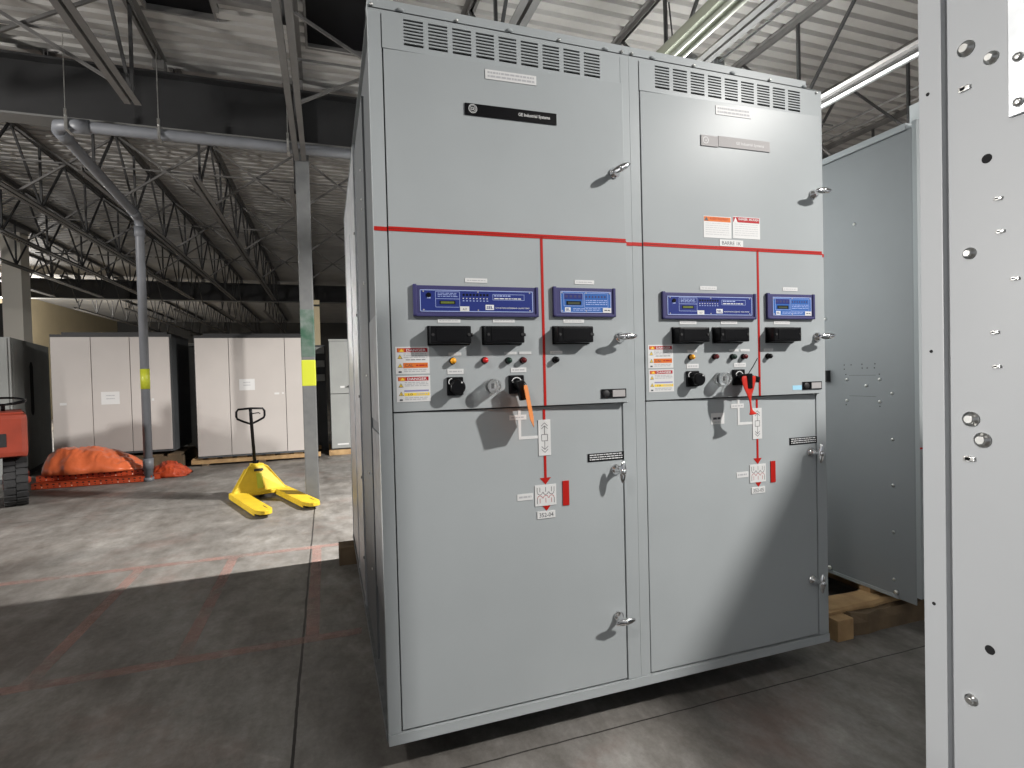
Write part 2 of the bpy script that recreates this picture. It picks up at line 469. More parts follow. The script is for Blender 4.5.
for x in (.12, .84, 1.96, 3.3, 4.6):
    f = MB('zinc'); f.cyl((x,py-.065,pt+.0), (x,py-.065,DECK), .004, 6); f.box(x-.012, x+.012, py-.065, py+.06, pt+.052, pt+.062); f.box(x-.012,x+.012,py-.067,py-.056,pt-.055,pt+.062); f.box(x-.012,x+.012,py-.067,py+.06,pt-.064,pt-.055)
    f.box(x-.011,x+.011,py-.075,py-.058,pt+.06,pt+.12); f.build('hanger', t, 'thin zinc hanger rod and clamp')

# services above the line-up
t = thing('strip_light', 'pale fluorescent strip light above the right switchgear cabinet', 'ceiling light', (2.36, .6, 3.62))
f = MB('fixture'); f.prism([(-.07,-1.6,.09), (.07,-1.6,.09), (.09,-1.6,0), (-.09,-1.6,0)], (0,3.2,0)); f.build('housing', t)
f = MB('tube_off')
f.cyl((-.04,-1.55,-.022), (-.04,1.55,-.022), .016, 12); f.build('tube', t)
f = MB('tube_off'); f.cyl((.04,-1.55,-.022), (.04,1.55,-.022), .016, 12); f.build('tube', t)
for y in (-1.2, 1.2):
    f = MB('steel_web'); f.cyl((0,y,.09), (0,y,.78), .004, 6); f.build('hanger', t)
f = MB('black_matte'); f.tube([(0,1.5,.09), (.1,1.52,.18), (.2,1.45,.12), (.12,1.3,.26), (.02,1.2,.45)], .006, 6); f.build('cable', t, 'black looping cable')

f = MB('galv'); f.tube([(3.97,-4,3.53), (3.97,4.3,3.53)], .02, 12)
tag(f.build('conduit'), 'shiny steel pipe slung under the joist above the panel wall', 'pipe', 'overhead conduits')
for x, lab in ((6.02, 'left of the two thin parallel conduits high at far right'), (6.28, 'right of the two thin parallel conduits high at far right')):
    f = MB('galv'); f.tube([(x,-4,4.30), (x,9,4.30)], .012, 8); tag(f.build('conduit'), lab, 'pipe', 'overhead conduits')
t = thing('conduit', 'thin conduit with a junction box under the deck above the right cabinet', 'pipe', (3.67, 2.0, 4.37), group='overhead conduits')
f = MB('galv'); f.tube([(0,-5,0), (0,.78,0)], .011, 8); f.build('tube', t)
f = MB('galv_dull'); f.box(-.06,.06,.78,.9,-.06,.02,bev=.008); f.build('junction_box', t)
f = MB('black_matte'); f.tube([(0,.84,.03),(.03,.86,.045),(.1,.9,.02)], .006, 6); f.build('cable', t)

# ------------------------------------------------------------------ switchgear
ZB = LIFT
def T_handle(parent, x, z, y, ang, L=.082):
    """chrome T handle: rose, stem and winged grip turned by ang"""
    b = MB('chrome')
    b.lathe((x,y,z), (0,-1,0), [(0,.019), (.006,.019), (.009,.014), (.03,.008), (.043,.008), (.05,.011)], 20)
    M = Matrix.Rotation(-ang, 4, 'Y')
    b.ball((x,y-.052,z), L/2, .0075, .0125, M=M, u=16, v=8)
    b.ball((x,y-.053,z), .013, .011, .013, u=12, v=8)
    return b.build('handle', parent, 'chrome T-shaped handle')
def lines(b, x0, x1, z0, z1, y, n, m='faint', seed=0, fill=.5):
    """small unreadable lines of print"""
    rnd = random.Random(seed); h = (z1-z0)/n
    for k in range(n):
        a = x0
        while a < x1-.002:
            w = min(rnd.uniform(.004, .018), x1-a)
            b.poly([(a,y,z1-(k+.25)*h), (a+w,y,z1-(k+.25)*h), (a+w,y,z1-(k+.25+fill)*h), (a,y,z1-(k+.25+fill)*h)], m); a += w+.0025
def engraved(parent, x0, x1, z0, z1, y, txt=None, name='engraved_label', label=None):
    b = MB('white'); b.box(x0, x1, y-.0016, y, z0, z1)
    yy = y-.0019
    if txt: b.text(txt, ((x0+x1)/2, yy, z0+(z1-z0)*.22), (z1-z0)*.55, 'lettering', width=(x1-x0)*.8, align='CENTER')
    else: lines(b, x0+.006, x1-.006, z0+.004, z1-.004, yy, 1, 'faint', int(x0*9999), .45)
    return b.build(name, parent, label)
def tri(b, x0, x1, ztop, zbot, y, m):
    b.prism([(x0,y,ztop), (x1,y,ztop), ((x0+x1)/2,y,zbot)], (0,-.0012,0), m)
def warn_tri(b, cx, z0, s, y):
    b.poly([(cx-s*.58,y,z0), (cx+s*.58,y,z0), (cx,y,z0+s)], 'lettering'); b.poly([(cx-s*.42,y-.0001,z0+s*.1), (cx+s*.42,y-.0001,z0+s*.1), (cx,y-.0001,z0+s*.82)], 'yellow')
    b.poly([(cx-s*.05,y-.0002,z0+s*.2), (cx+s*.05,y-.0002,z0+s*.2), (cx+s*.05,y-.0002,z0+s*.55), (cx-s*.05,y-.0002,z0+s*.55)], 'lettering')

def danger_label(parent, x0, x1, z0, z1, y, kind, label):
    b = MB('white'); b.box(x0, x1, y-.001, y, z0, z1); yy = y-.0013
    w, h = x1-x0, z1-z0
    X = lambda u: x0+u*w
    Zv = lambda v: z0+v*h
    def q(u0, u1, v0, v1, m, d=0.): b.poly([(X(u0),yy-d,Zv(v0)), (X(u1),yy-d,Zv(v0)), (X(u1),yy-d,Zv(v1)), (X(u0),yy-d,Zv(v1))], m)
    q(.05, .95, .80, .95, 'danger_red'); q(.07, .27, .81, .94, 'orange', .0001)
    b.poly([(X(.11),yy-.0002,Zv(.82)), (X(.25),yy-.0002,Zv(.82)), (X(.18),yy-.0002,Zv(.93))], 'yellow')
    b.text('DANGER', (X(.61), yy-.0002, Zv(.825)), h*.095, 'white', width=w*.58, align='CENTER', bold=.02)
    warn_tri(b, X(.13), Zv(.56), h*.16, yy); warn_tri(b, X(.13), Zv(.24), h*.16, yy)
    lines(b, X(.24), X(.94), Zv(.58), Zv(.77), yy, 3, 'faint', 3)
    if kind == 'cal':
        lines(b, X(.30), X(.88), Zv(.48), Zv(.55), yy, 1, 'lettering', 5, .35)
        q(.22, .95, .22, .41, 'orange'); b.text('CAL', (X(.27), yy-.0002, Zv(.265)), h*.10, 'lettering', width=w*.25)
        lines(b, X(.6), X(.92), Zv(.27), Zv(.36), yy-.0002, 1, 'danger_red', 8)
    else:
        q(.22, .95, .39, .45, 'violet')
        q(.22, .97, .23, .34, 'yellow'); b.text('10', (X(.34), yy-.0002, Zv(.245)), h*.08, 'lettering', width=w*.13)
        lines(b, X(.58), X(.92), Zv(.25), Zv(.33), yy-.0002, 1, 'faint', 8)
    lines(b, X(.24), X(.92), Zv(.06), Zv(.19), yy, 2, 'faint', 11)
    q(.08, .17, .05, .11, 'lettering')
    return b.build('danger_label', parent, label)

def relay(parent, x0, x1, z0, z1, y, big, ox):
    b = MB('relay_bezel'); b.box(x0, x1, y-.009, y, z0, z1, bev=.003)
    # raised side cheeks and lower lip
    b.box(x0, x0+.012, y-.013, y-.001, z0, z1+.003, bev=.003); b.box(x1-.010, x1, y-.013, y-.001, z0, z1+.001, bev=.003); b.box(x0, x1, y-.013, y-.001, z0, z0+.009, bev=.003)
    b.build('relay_housing', parent) if False else None
    yf = y-.0100
    if big: a, c, e, g = x0+.021, x1-.020, z0+.0155, z1-.014
    else: a, c, e, g = x0+.027, x1-.018, z0+.0145, z1-.0125
    W, H = c-a, g-e
    face = 'relay_face' if big else 'relay_face_light'
    b.poly([(a,yf,e), (c,yf,e), (c,yf,g), (a,yf,g)], face)
    X = lambda u: a+u*W
    Zv = lambda v: e+v*H
    def q(u0, u1, v0, v1, m, d=.0004): b.poly([(X(u0),yf-d,Zv(v0)), (X(u1),yf-d,Zv(v0)), (X(u1),yf-d,Zv(v1)), (X(u0),yf-d,Zv(v1))], m)
    lx, lz = .0016/W, .0016/H
    def frame(u0, u1, v0, v1, m='relay_line', k=1., d=.0004):
        q(u0, u1, v0, v0+lz*k, m, d); q(u0, u1, v1-lz*k, v1, m, d); q(u0, u0+lx*k, v0, v1, m, d); q(u1-lx*k, u1, v0, v1, m, d)
    frame(0, 1, 0, 1, k=1.5)
    for u in (.03, .5, .97):
        for v in (.08, .92):
            b.lathe((X(u),yf,Zv(v)), (0,-1,0), [(0,.0028), (.001,.0022)], 8, 'silver_plate')
    if big:
        b.lathe((X(.075),yf,Zv(.76)), (0,-1,0), [(0,.008), (.003,.007)], 14, 'black'); q(.06, .09, .60, .66, 'relay_line')
        frame(.13, .34, .20, .93, k=.8); q(.13, .34, .58, .60, 'relay_line')
        lines(b, X(.15), X(.32), Zv(.66), Zv(.88), yf-.0004, 3, 'relay_line', 21, .4)
        q(.165, .30, .34, .50, 'black', .0004); q(.175, .29, .37, .47, 'lcd', .0008)
        for k in range(8):
            u = .365+k*.03
            q(u, u+.018, .74, .84, 'black'); q(u, u+.010, .60, .645, 'white'); q(u, u+.014, .49, .53, 'relay_line')
        frame(.63, .92, .56, .84, k=.8); lines(b, X(.645), X(.80), Zv(.71), Zv(.82), yf-.0004, 1, 'relay_line', 4, .5); lines(b, X(.645), X(.90), Zv(.59), Zv(.68), yf-.0004, 1, 'offwhite', 6, .5)
        q(.565, .64, .10, .34, 'offwhite'); b.text('SEL', (X(.6025), yf-.0007, Zv(.15)), H*.13, 'relay_face', width=W*.06, align='CENTER', bold=.02)
        b.text('SCHWEITZER ENGINEERING LABORATORIES', (X(.655), yf-.0005, Zv(.16)), H*.065, 'offwhite', width=W*.31)
        q(.34, .42, .02, .25, 'white', .0009); b.text('A/7', (X(.38), yf-.0012, Zv(.07)), H*.10, 'lettering', width=W*.035, align='CENTER')
    else:
        frame(.06, .44, .30, .92, k=.8); frame(.46, .94, .24, .92, k=.8)
        q(.06, .44, .62, .90, 'relay_face', .0002)
        q(.11, .40, .36, .54, 'black', .0005); q(.14, .37, .39, .49, 'lcd_dark', .0008)
        for k in range(4): q(.09+k*.085, .14+k*.085, .70, .82, 'relay_bezel')
        for k in range(7): q(.49+k*.062, .52+k*.062, .70, .80, 'relay_bezel'); 
        lines(b, X(.49), X(.92), Zv(.34), Zv(.62), yf-.0004, 3, 'relay_line', 31, .4)
        q(.08, .19, .04, .24, 'offwhite'); b.text('SEL', (X(.135), yf-.0007, Zv(.09)), H*.10, 'relay_face', width=W*.08, align='CENTER', bold=.02)
        lines(b, X(.24), X(.78), Zv(.08), Zv(.22), yf-.0004, 2, 'relay_line', 33, .45)
        q(.83, 1.0, .0, .23, 'white', .0009); lines(b, X(.86), X(.97), Zv(.07), Zv(.16), yf-.0012, 1, 'lettering', 9)
    return b.build('protection_relay', parent, 'wide dark blue relay with small screen' if big else 'small bright blue relay with small screen')

def test_block(parent, x0, x1, z0, z1, y):
    b = MB('black'); b.box(x0-.004, x1+.004, y-.006, y, z0-.004, z1+.004, bev=.003); b.box(x0, x1, y-.046, y-.005, z0, z1, bev=.005)
    b.box(x0+.018, x1-.018, y-.0475, y-.045, z0+.007, z1-.007, bev=.001)
    for x in (x0+.008, x1-.008): b.lathe((x,y-.045,(z0+z1)/2), (0,-1,0), [(0,.005), (.004,.0045)], 10, 'black_matte')
    b.lathe((x1+.002,y-.03,(z0+z1)/2), (1,0,0), [(0,.006), (.006,.005)], 10, 'black_matte')
    return b.build('test_block', parent, 'black plastic block cover')
def lamp(parent, x, z, y, lens, label):
    b = MB('black'); b.lathe((x,y,z), (0,-1,0), [(0,.0115), (.004,.0115), (.006,.0100), (.008,.0100)], 18, 'black')
    b.lathe((x,y-.008,z), (0,-1,0), [(0,.0095), (.010,.0095), (.014,.007), (.016,.001)], 18, lens)
    return b.build('indicator_lamp', parent, label)
def key_socket(parent, x, z, y):
    b = MB('offwhite'); b.lathe((x,y,z), (0,-1,0), [(0,.021), (.004,.021), (.005,.017)], 22, 'zinc')
    b.box(x-.012, x+.012, y-.012, y-.004, z-.014, z+.014, 'offwhite', bev=.002); b.box(x-.004, x+.006, y-.016, y-.011, z-.008, z+.009, 'black')
    b.box(x-.004, x+.004, y-.02, y-.004, z-.030, z-.02, 'offwhite')
    o = b.build('reset_socket', parent)
    c = MB('clear'); c.lathe((x,y-.002,z), (0,-1,0), [(0,.024), (.046,.024), (.050,.021)], 24, 'clear')
    c.build('clear_cover', parent, 'clear plastic cover')
    return o
def selector(parent, x, z, y):
    b = MB('black'); b.box(x-.027, x+.027, y-.010, y, z-.030, z+.030, bev=.005)
    b.lathe((x+.002,y-.010,z-.002), (0,-1,0), [(0,.022), (.020,.021), (.026,.023), (.036,.024), (.040,.020)], 24)
    b.ring((x-.010, z+.014), .010, .0125, y-.0112, 'offwhite', 14, PI*.5, PI*1.4)
    b.lathe((x+.013,y-.0495,z+.012), (0,-1,0), [(0,.003), (.002,.002)], 8, 'offwhite')
    return b.build('selector_switch', parent, 'black round-knob switch')
def control_switch(parent, x, z, y, ang):
    b = MB('black'); b.box(x-.027, x+.027, y-.010, y, z-.031, z+.031, bev=.005)
    b.ring((x, z+.006), .0155, .0185, y-.0112, 'offwhite', 18, PI*.12, PI*.9)
    b.box(x-.014, x+.012, y-.0113, y-.010, z+.006, z+.0085, 'offwhite')
    b.lathe((x,y-.010,z), (0,-1,0), [(0,.014), (.03,.012)], 16)
    M = Matrix.Translation((x, y-.045, z)) @ Matrix.Rotation(-ang, 4, 'Y')
    b.box(-.013, .052, -.018, .012, -.012, .012, bev=.006, M=M)
    return b.build('control_switch', parent, 'black pistol-grip switch')

def mimic(parent, ox, num):
    y = 0.
    b = MB('red'); b.box(ox+.5475, ox+.5565, -.0013, y, 1.13, 1.168); b.box(ox+.5475, ox+.5565, -.0013, y, .928, 1.012)
    tri(b, ox+.531, ox+.572, .932, .908, y, 'red'); tri(b, ox+.533, ox+.574, .842, .817, y, 'red')
    b.build('mimic_line', parent, 'red diagram line with arrowheads')
    b = MB('white'); b.box(ox+.457, ox+.467, -.0013, y, 1.079, 1.172); b.box(ox+.457, ox+.53, -.0013, y, 1.069, 1.079); b.build('mimic_link', parent, 'white diagram line')
    b = MB('white'); x0, x1, z0, z1 = ox+.529, ox+.574, 1.009, 1.132
    b.box(x0, x1, -.0026, y, z0, z1); yy = -.0030; cx = (x0+x1)/2; s = .0017
    def ln(p, q, m='lettering'):
        p, q = Vector(p), Vector(q); d = (q-p).normalized()*s*.5; n = Vector((-d.y, d.x))
        b.poly([(v.x, yy, v.y) for v in (p-n, q-n, q+n, p+n)], m)
    zc = (z0+z1)/2
    for a, c in (((-.011,-.011),(.011,-.011)), ((.011,-.011),(.011,.011)), ((.011,.011),(-.011,.011)), ((-.011,.011),(-.011,-.011))): ln((cx+a[0], zc+a[1]), (cx+c[0], zc+c[1]))
    for sg in (1, -1):
        for d in (.030, .040):
            ln((cx-.012, zc+sg*d), (cx, zc+sg*(d+.011))); ln((cx+.012, zc+sg*d), (cx, zc+sg*(d+.011)))
        ln((cx, zc+sg*.011), (cx, zc+sg*.040))
    b.build('breaker_symbol_plate', parent, 'white plate with square and double arrows')
    b = MB('white'); x0, x1, z0, z1 = ox+.511, ox+.590, .836, .908
    b.box(x0, x1, -.0026, y, z0, z1)
    zc = (z0+z1)/2
    for k in range(3):
        cx = x0+.018+k*.0215
        b.ring((cx, zc+.012), .0085, .0102, yy, 'lettering', 10, PI, 2*PI); b.ring((cx, zc-.010), .0085, .0102, yy, 'danger_red', 10, 0, PI)
        ln((cx, zc+.012), (cx, zc+.028)); ln((cx, zc-.010), (cx, zc-.026), 'danger_red')
    ln((x0+.008, zc-.010), (x0+.008, zc-.028)); ln((x1-.008, zc-.010), (x1-.008, zc-.028)); ln((x0+.008, zc+.012), (x0+.008, zc+.028)); ln((x1-.008, zc+.012), (x1-.008, zc+.028))
    b.build('transformer_symbol_plate', parent, 'square white plate with winding symbol')
    b = MB('white'); b.box(ox+.518, ox+.585, -.0026, y, .792, .817); b.text(num, (ox+.5515, -.0030, .797), .0145, 'lettering', width=.052, align='CENTER'); b.build('number_plate', parent, 'white number plate')
    b = MB('red'); b.box(ox+.615, ox+.639, -.003, y, .829, .915); b.build('red_plate', parent, 'blank red plate')
    engraved(parent, ox+.447, ox+.504, .861, .883, y)
    engraved(parent, ox+.426, ox+.487, 1.136, 1.153, y)
    b = MB('black'); b.box(ox+.715, ox+.860, -.0022, y, .973, 1.002)
    lines(b, ox+.722, ox+.853, .976, 1.0, -.0026, 3, 'offwhite', 77, .42); b.build('instruction_plate', parent, 'black plate with white print')

def cabinet(ox, first):
    t = thing('switchgear_cabinet', 'left switchgear cabinet, grey, black nameplate above a red diagram line' if first else
              'right switchgear cabinet, grey, two white warning labels under a faded silver nameplate', 'switchgear', (0, 0, 0), group='switchgear line-up')
    ZT = ZB+CH
    # enclosure: posts, header, sheet sides, roof, back
    b = MB('paint')
    b.box(ox+0, ox+.0400, 0, .03, ZB+.034, ZT, bev=.001); b.box(ox+.878, ox+.9135, 0, .05, ZB+.034, ZT, bev=.002)
    b.box(ox+.040, ox+.878, .0, .05, 2.4185, ZT)
    b.box(ox+0, ox+.9135, .0, 2.35, ZT-.004, ZT-.001)
    b.box(ox+.0, ox+.9135, 2.345, 2.35, ZB+.03, ZT-.004)
    if not first: b.box(ox+.9095, ox+.9135, .05, 2.345, ZB+.03, ZT-.004)
    else: b.box(ox+.9095, ox+.9135, .05, 2.345, ZB+.03, ZT-.004)
    b.build('frame', t)
    b = MB('shade_black'); b.box(ox+.041, ox+.877, .028, .034, ZB+.034, 2.413); b.build('shade_black', t)  # black sheet painted as the dark behind vents and door gaps
    b = MB('paint'); b.box(ox+(.031 if first else 0.), ox+.9135, -.004, 2.352, ZB, ZB+.033)
    if first: b.box(ox, ox+.0309, -.004, .02, ZB, ZB+.033); 
    b.build('base_channel', t)
    b = MB('paint'); xr = ox+.9135 if first else ox+.83
    b.box(ox, xr, -.0008, .06, ZT-.0005, ZT+.028)
    for k in range(5):
        x = ox+.10+k*.18
        if k in (0, 2, 4): b.ball((x, -.003, ZT+.004), .012, .006, .006)
        else: b.lathe((x,-.003,ZT+.003), (0,-1,0), [(0,.006), (.004,.005), (.006,.001)], 10, 'zinc')
    for x in (.885, .012): b.lathe((ox+x,-.003 if first or x < .5 else 0.,ZT+.004 if first or x < .5 else ZT-.012), (0,-1,0), [(0,.006), (.004,.005), (.006,.001)], 10, 'zinc')
    b.build('top_flange', t)
    # vent panel with real slots
    b = MB('paint'); x0, x1, z0, z1, y0, y1 = ox+.0415, ox+.8755, 2.3125, 2.4175, -.003, .002
    gx = [(ox+.108+k*.0782, ox+.108+k*.0782+.062) for k in range(9)]
    b.box(x0, x1, y0, y1, 2.4120, z1); b.box(x0, x1, y0, y1, z0, 2.3300)
    prev = x0
    for a, c in gx: b.box(prev, a, y0, y1, 2.3300, 2.4120); prev = c
    b.box(prev, x1, y0, y1, 2.3300, 2.4120)
    for a, c in gx:
        for k in range(7):
            z = 2.3300+(k+1)*.01045-.0024; b.box(a, c, y0, y1, z, z+.0048)
    b.build('vent_panel', t)
    # doors
    b = MB('paint'); b.box(ox+.0440, ox+.869, -.003, .022, 1.7550, 2.3100, bev=.001); ud = b.build('upper_door', t)
    b = MB('paint'); b.box(ox+.0440, ox+.872, -.003, .022, 1.182, 1.7540, bev=.001); cd = b.build('control_door', t)
    for dr in (ud, cd):
        th = -math.radians(1.9); hx = ox+.044
        dr.rotation_euler = (0, 0, th); dr.location = (hx-hx*math.cos(th), -hx*math.sin(th), 0)
    b = MB('paint'); b.box(ox+.0440, ox+.855, 0., .026, .171, 1.177, bev=.001); ld = b.build('breaker_door', t)
    b = MB('paint'); b.box(ox+.861, ox+.879, -.001, .026, .166, 1.177, bev=.001); b.build('door_strip', t)
    # upper door furniture
    Y = -.003
    T_handle(ud, ox+.829, 1.990, Y, math.radians(28 if first else 4))
    if first:
        b = MB('white'); b.box(ox+.368, ox+.545, Y-.002, Y, 2.259, 2.290); lines(b, ox+.376, ox+.538, 2.263, 2.287, Y-.0024, 2, 'faint', 4, .5); b.build('notice_plate', ud, 'white engraved plate')
        b = MB('black'); b.box(ox+.297, ox+.615, Y-.004, Y, 2.134, 2.172, bev=.001); yy = Y-.0046
        b.ring((ox+.323, 2.155), .0125, .0142, yy, 'offwhite', 24); b.ring((ox+.323, 2.155), .009, .010, yy, 'offwhite', 20)
        b.text('GE', (ox+.323, yy-.0001, 2.1505), .009, 'offwhite', width=.013, align='CENTER')
        b.text('GE Industrial Systems', (ox+.478, yy, 2.1495), .0105, 'white', width=.112, bold=.015); b.build('nameplate', ud, 'black nameplate with white lettering')
    else:
        b = MB('white'); b.box(ox+.367, ox+.530, Y-.002, Y, 2.262, 2.296); lines(b, ox+.375, ox+.522, 2.266, 2.293, Y-.0024, 2, 'faint', 4, .5); b.build('notice_plate', ud, 'white engraved plate')
        b = MB('silver_plate'); b.box(ox+.298, ox+.374, Y-.004, Y, 2.137, 2.177, bev=.001); b.box(ox+.3755, ox+.615, Y-.004, Y, 2.140, 2.180, bev=.001); yy = Y-.0046
        b.ring((ox+.318, 2.158), .0105, .0125, yy, 'offwhite', 24); b.text('GE', (ox+.318, yy-.0001, 2.1545), .007, 'offwhite', width=.010, align='CENTER')
        b.text('GE Industrial Systems', (ox+.455, yy, 2.154), .011, 'white', width=.13, bold=.015); b.build('nameplate', ud, 'silver nameplate with white lettering')
        for x0, x1, z0, z1, hm in ((.304, .429, 1.792, 1.874, 'orange'), (.436, .563, 1.795, 1.879, 'danger_red')):
            b = MB('white'); b.box(ox+x0, ox+x1, Y-.001, Y, z0, z1); yy = Y-.0013
            h = .020 if hm == 'orange' else .022
            b.poly([(ox+x0+.002,yy,z1-h), (ox+x1-.003,yy,z1-h), (ox+x1-.003,yy,z1-.002), (ox+x0+.002,yy,z1-.002)], hm)
            if hm == 'orange':
                b.poly([(ox+x0+.003,yy-.0002,z1-h+.002), (ox+x0+.022,yy-.0002,z1-h+.002), (ox+x0+.0125,yy-.0002,z1-.003)], 'lettering'); b.text('AVERTISSEMENT', (ox+x0+.028, yy-.0002, z1-h+.006), .009, 'danger_red', width=.085)
            else:
                b.poly([(ox+x0+.003,yy-.0002,z1-h), (ox+x0+.022,yy-.0002,z1-h), (ox+x0+.0125,yy-.0002,z1-.003)], 'white'); b.text('DANGER', (ox+x0+.027, yy-.0002, z1-h+.009), .0085, 'white', width=.042, bold=.02); b.text('ARC FLASH', (ox+x0+.074, yy-.0002, z1-h+.009), .0085, 'white', width=.046, bold=.02)
            lines(b, ox+x0+.008, ox+x1-.010, z0+.008, z1-h-.004, yy, 6, 'faint', 15, .2)
            b.build('warning_label', ud, 'white label with orange header' if hm == 'orange' else 'white label with red header')
        engraved(ud, ox+.374, ox+.482, 1.7625, 1.7875, Y, 'BARRE 1K', 'bus_label', 'white bus label')
    b = MB('red'); b.box(ox+.0440, ox+.869, Y-.0013, Y, 1.7550, 1.7615); b.build('mimic_line', ud, 'red diagram line')
    b = MB('red'); b.box(ox+.0, ox+.0400, -.0013, 0, 1.747, 1.760); b.box(ox+.8785, ox+.9135, -.0013, 0, 1.746, 1.759); b.build('mimic_line', t, 'red diagram line on the posts')
    # control door furniture
    b = MB('red'); b.box(ox+.5455, ox+.5545, Y-.0013, Y, 1.182, 1.7525); b.box(ox+.0440, ox+.871, Y-.0013, Y, 1.7475, 1.7540); b.build('mimic_line', cd, 'red diagram line')
    relay(cd, ox+.113, ox+.531, 1.481, 1.580, Y, True, ox); relay(cd, ox+.584, ox+.819, 1.483, 1.583, Y, False, ox)
    for x0, x1, z0, z1 in ((.283,.357,1.593,1.607), (.668,.742,1.597,1.611), (.190,.264,1.462,1.475), (.373,.448,1.463,1.476), (.623,.700,1.463,1.476),
                           (.222,.264,1.356,1.366), (.409,.452,1.357,1.366), (.461,.504,1.357,1.366), (.572,.617,1.357,1.367), (.217,.270,1.296,1.313), (.430,.485,1.297,1.313)):
        engraved(cd, ox+x0, ox+x1, z0, z1, Y)
    for x in (.159, .337, .584): test_block(cd, ox+x, ox+x+.130, 1.393, 1.448, Y)
    danger_label(cd, ox+.054, ox+.160, 1.300, 1.386, Y, 'cal', 'danger label with orange band'); danger_label(cd, ox+.055, ox+.161, 1.212, 1.295, Y, 'lim', 'danger label with yellow band')
    lamp(cd, ox+.235, 1.339, Y, 'lens_amber', 'amber indicator lamp'); lamp(cd, ox+.341, 1.339, Y, 'lens_red' if first else 'lens_maroon', 'red indicator lamp' if first else 'dark red indicator lamp')
    lamp(cd, ox+.422, 1.337, Y, 'lens_green', 'dark green indicator lamp'); lamp(cd, ox+.473, 1.337, Y, 'lens_maroon', 'dark red indicator lamp'); lamp(cd, ox+.590, 1.337, Y, 'black', 'black push button')
    selector(cd, ox+.240, 1.257, Y); key_socket(cd, ox+.359, 1.254, Y)
    control_switch(cd, ox+.447, 1.257, Y, math.radians(-78) if first else math.radians(-12))
    T_handle(cd, ox+.838, 1.412, Y, math.radians(3))
    b = MB('black'); b.box(ox+.760, ox+.857, Y-.004, Y, 1.1985, 1.2305, bev=.001); b.box(ox+.803, ox+.852, Y-.0055, Y-.003, 1.2025, 1.2265, 'silver_plate'); b.ball((ox+.778, Y-.004, 1.2145), .014, .004, .013, 'black_matte'); b.build('card_holder', cd, 'black frame with pale card')
    if not first:
        b = MB('cyan'); b.box(ox+.711, ox+.757, Y-.0006, Y, 1.199, 1.217); b.build('sticker', cd, 'small pale blue sticker')
    # breaker door furniture
    mimic(ld, ox, '352-04' if first else '352-05')
    T_handle(ld, ox+.826, .938, 0, math.radians(86)); T_handle(ld, ox+.824, .405, 0, math.radians(2 if first else 88))
    if not first:
        b = MB('white'); b.box(ox+.331, ox+.393, -.0012, 0, 1.078, 1.121); lines(b, ox+.340, ox+.375, 1.094, 1.108, -.0016, 1, 'lettering', 2, .6); lines(b, ox+.345, ox+.372, 1.083, 1.089, -.0016, 1, 'faint', 5, .5); b.build('barcode_label', ld, 'white label with black print')
    # open left side of the line-up
    if first:
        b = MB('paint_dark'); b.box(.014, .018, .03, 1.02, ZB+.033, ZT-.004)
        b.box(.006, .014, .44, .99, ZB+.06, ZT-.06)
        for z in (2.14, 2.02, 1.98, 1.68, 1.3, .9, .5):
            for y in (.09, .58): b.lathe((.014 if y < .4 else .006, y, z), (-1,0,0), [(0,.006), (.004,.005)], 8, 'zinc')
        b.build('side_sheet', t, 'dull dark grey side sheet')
        b = MB('galv_dull'); b.box(.008, .014, .09, .40, 1.14, 1.50); b.box(.008, .014, .09, .40, .50, 1.10); b.build('side_cover', t, 'pale cover plates on the side')
        b = MB('galv'); b.box(.0, .016, 1.03, 1.07, ZB+.033, ZT-.004); b.box(.004, .012, 1.07, 2.345, ZB+.034, ZT-.004); b.box(.0, .012, 1.6, 1.64, ZB+.034, ZT-.3)
        for z in (2.0, 1.6, 1.2, .8, .4): b.lathe((.0, 1.05, z), (-1,0,0), [(0,.008), (.004,.006)], 8, 'black_matte')
        b.build('rear_sheet', t, 'bright galvanised rear side sheet')
        b = MB('galv_dull'); b.box(-.004, .03, .02, 2.35, ZB+.001, ZB+.034); b.build('skid_rail', t, 'steel rail along the foot')
    return t
cabinet(0., True); cabinet(.914, False)

# timbers the line-up stands on
for x, y0, y1, lab, rot in ((-.105, 2.18, 2.33, 'dark timber block poking out under the rear left corner of the switchgear', 0), ):
    b = MB('wood_old'); b.box(x, 1.9, y0, y1, 0, ZB-.004, bev=.006); tag(b.build('timber_block'), lab, 'timber', 'timbers under the switchgear')
b = MB('wood_old'); b.box(.06, 1.75, .95, 1.09, 0, ZB-.004, bev=.006); tag(b.build('timber_block'), 'dark timber under the middle of the switchgear', 'timber', 'timbers under the switchgear')

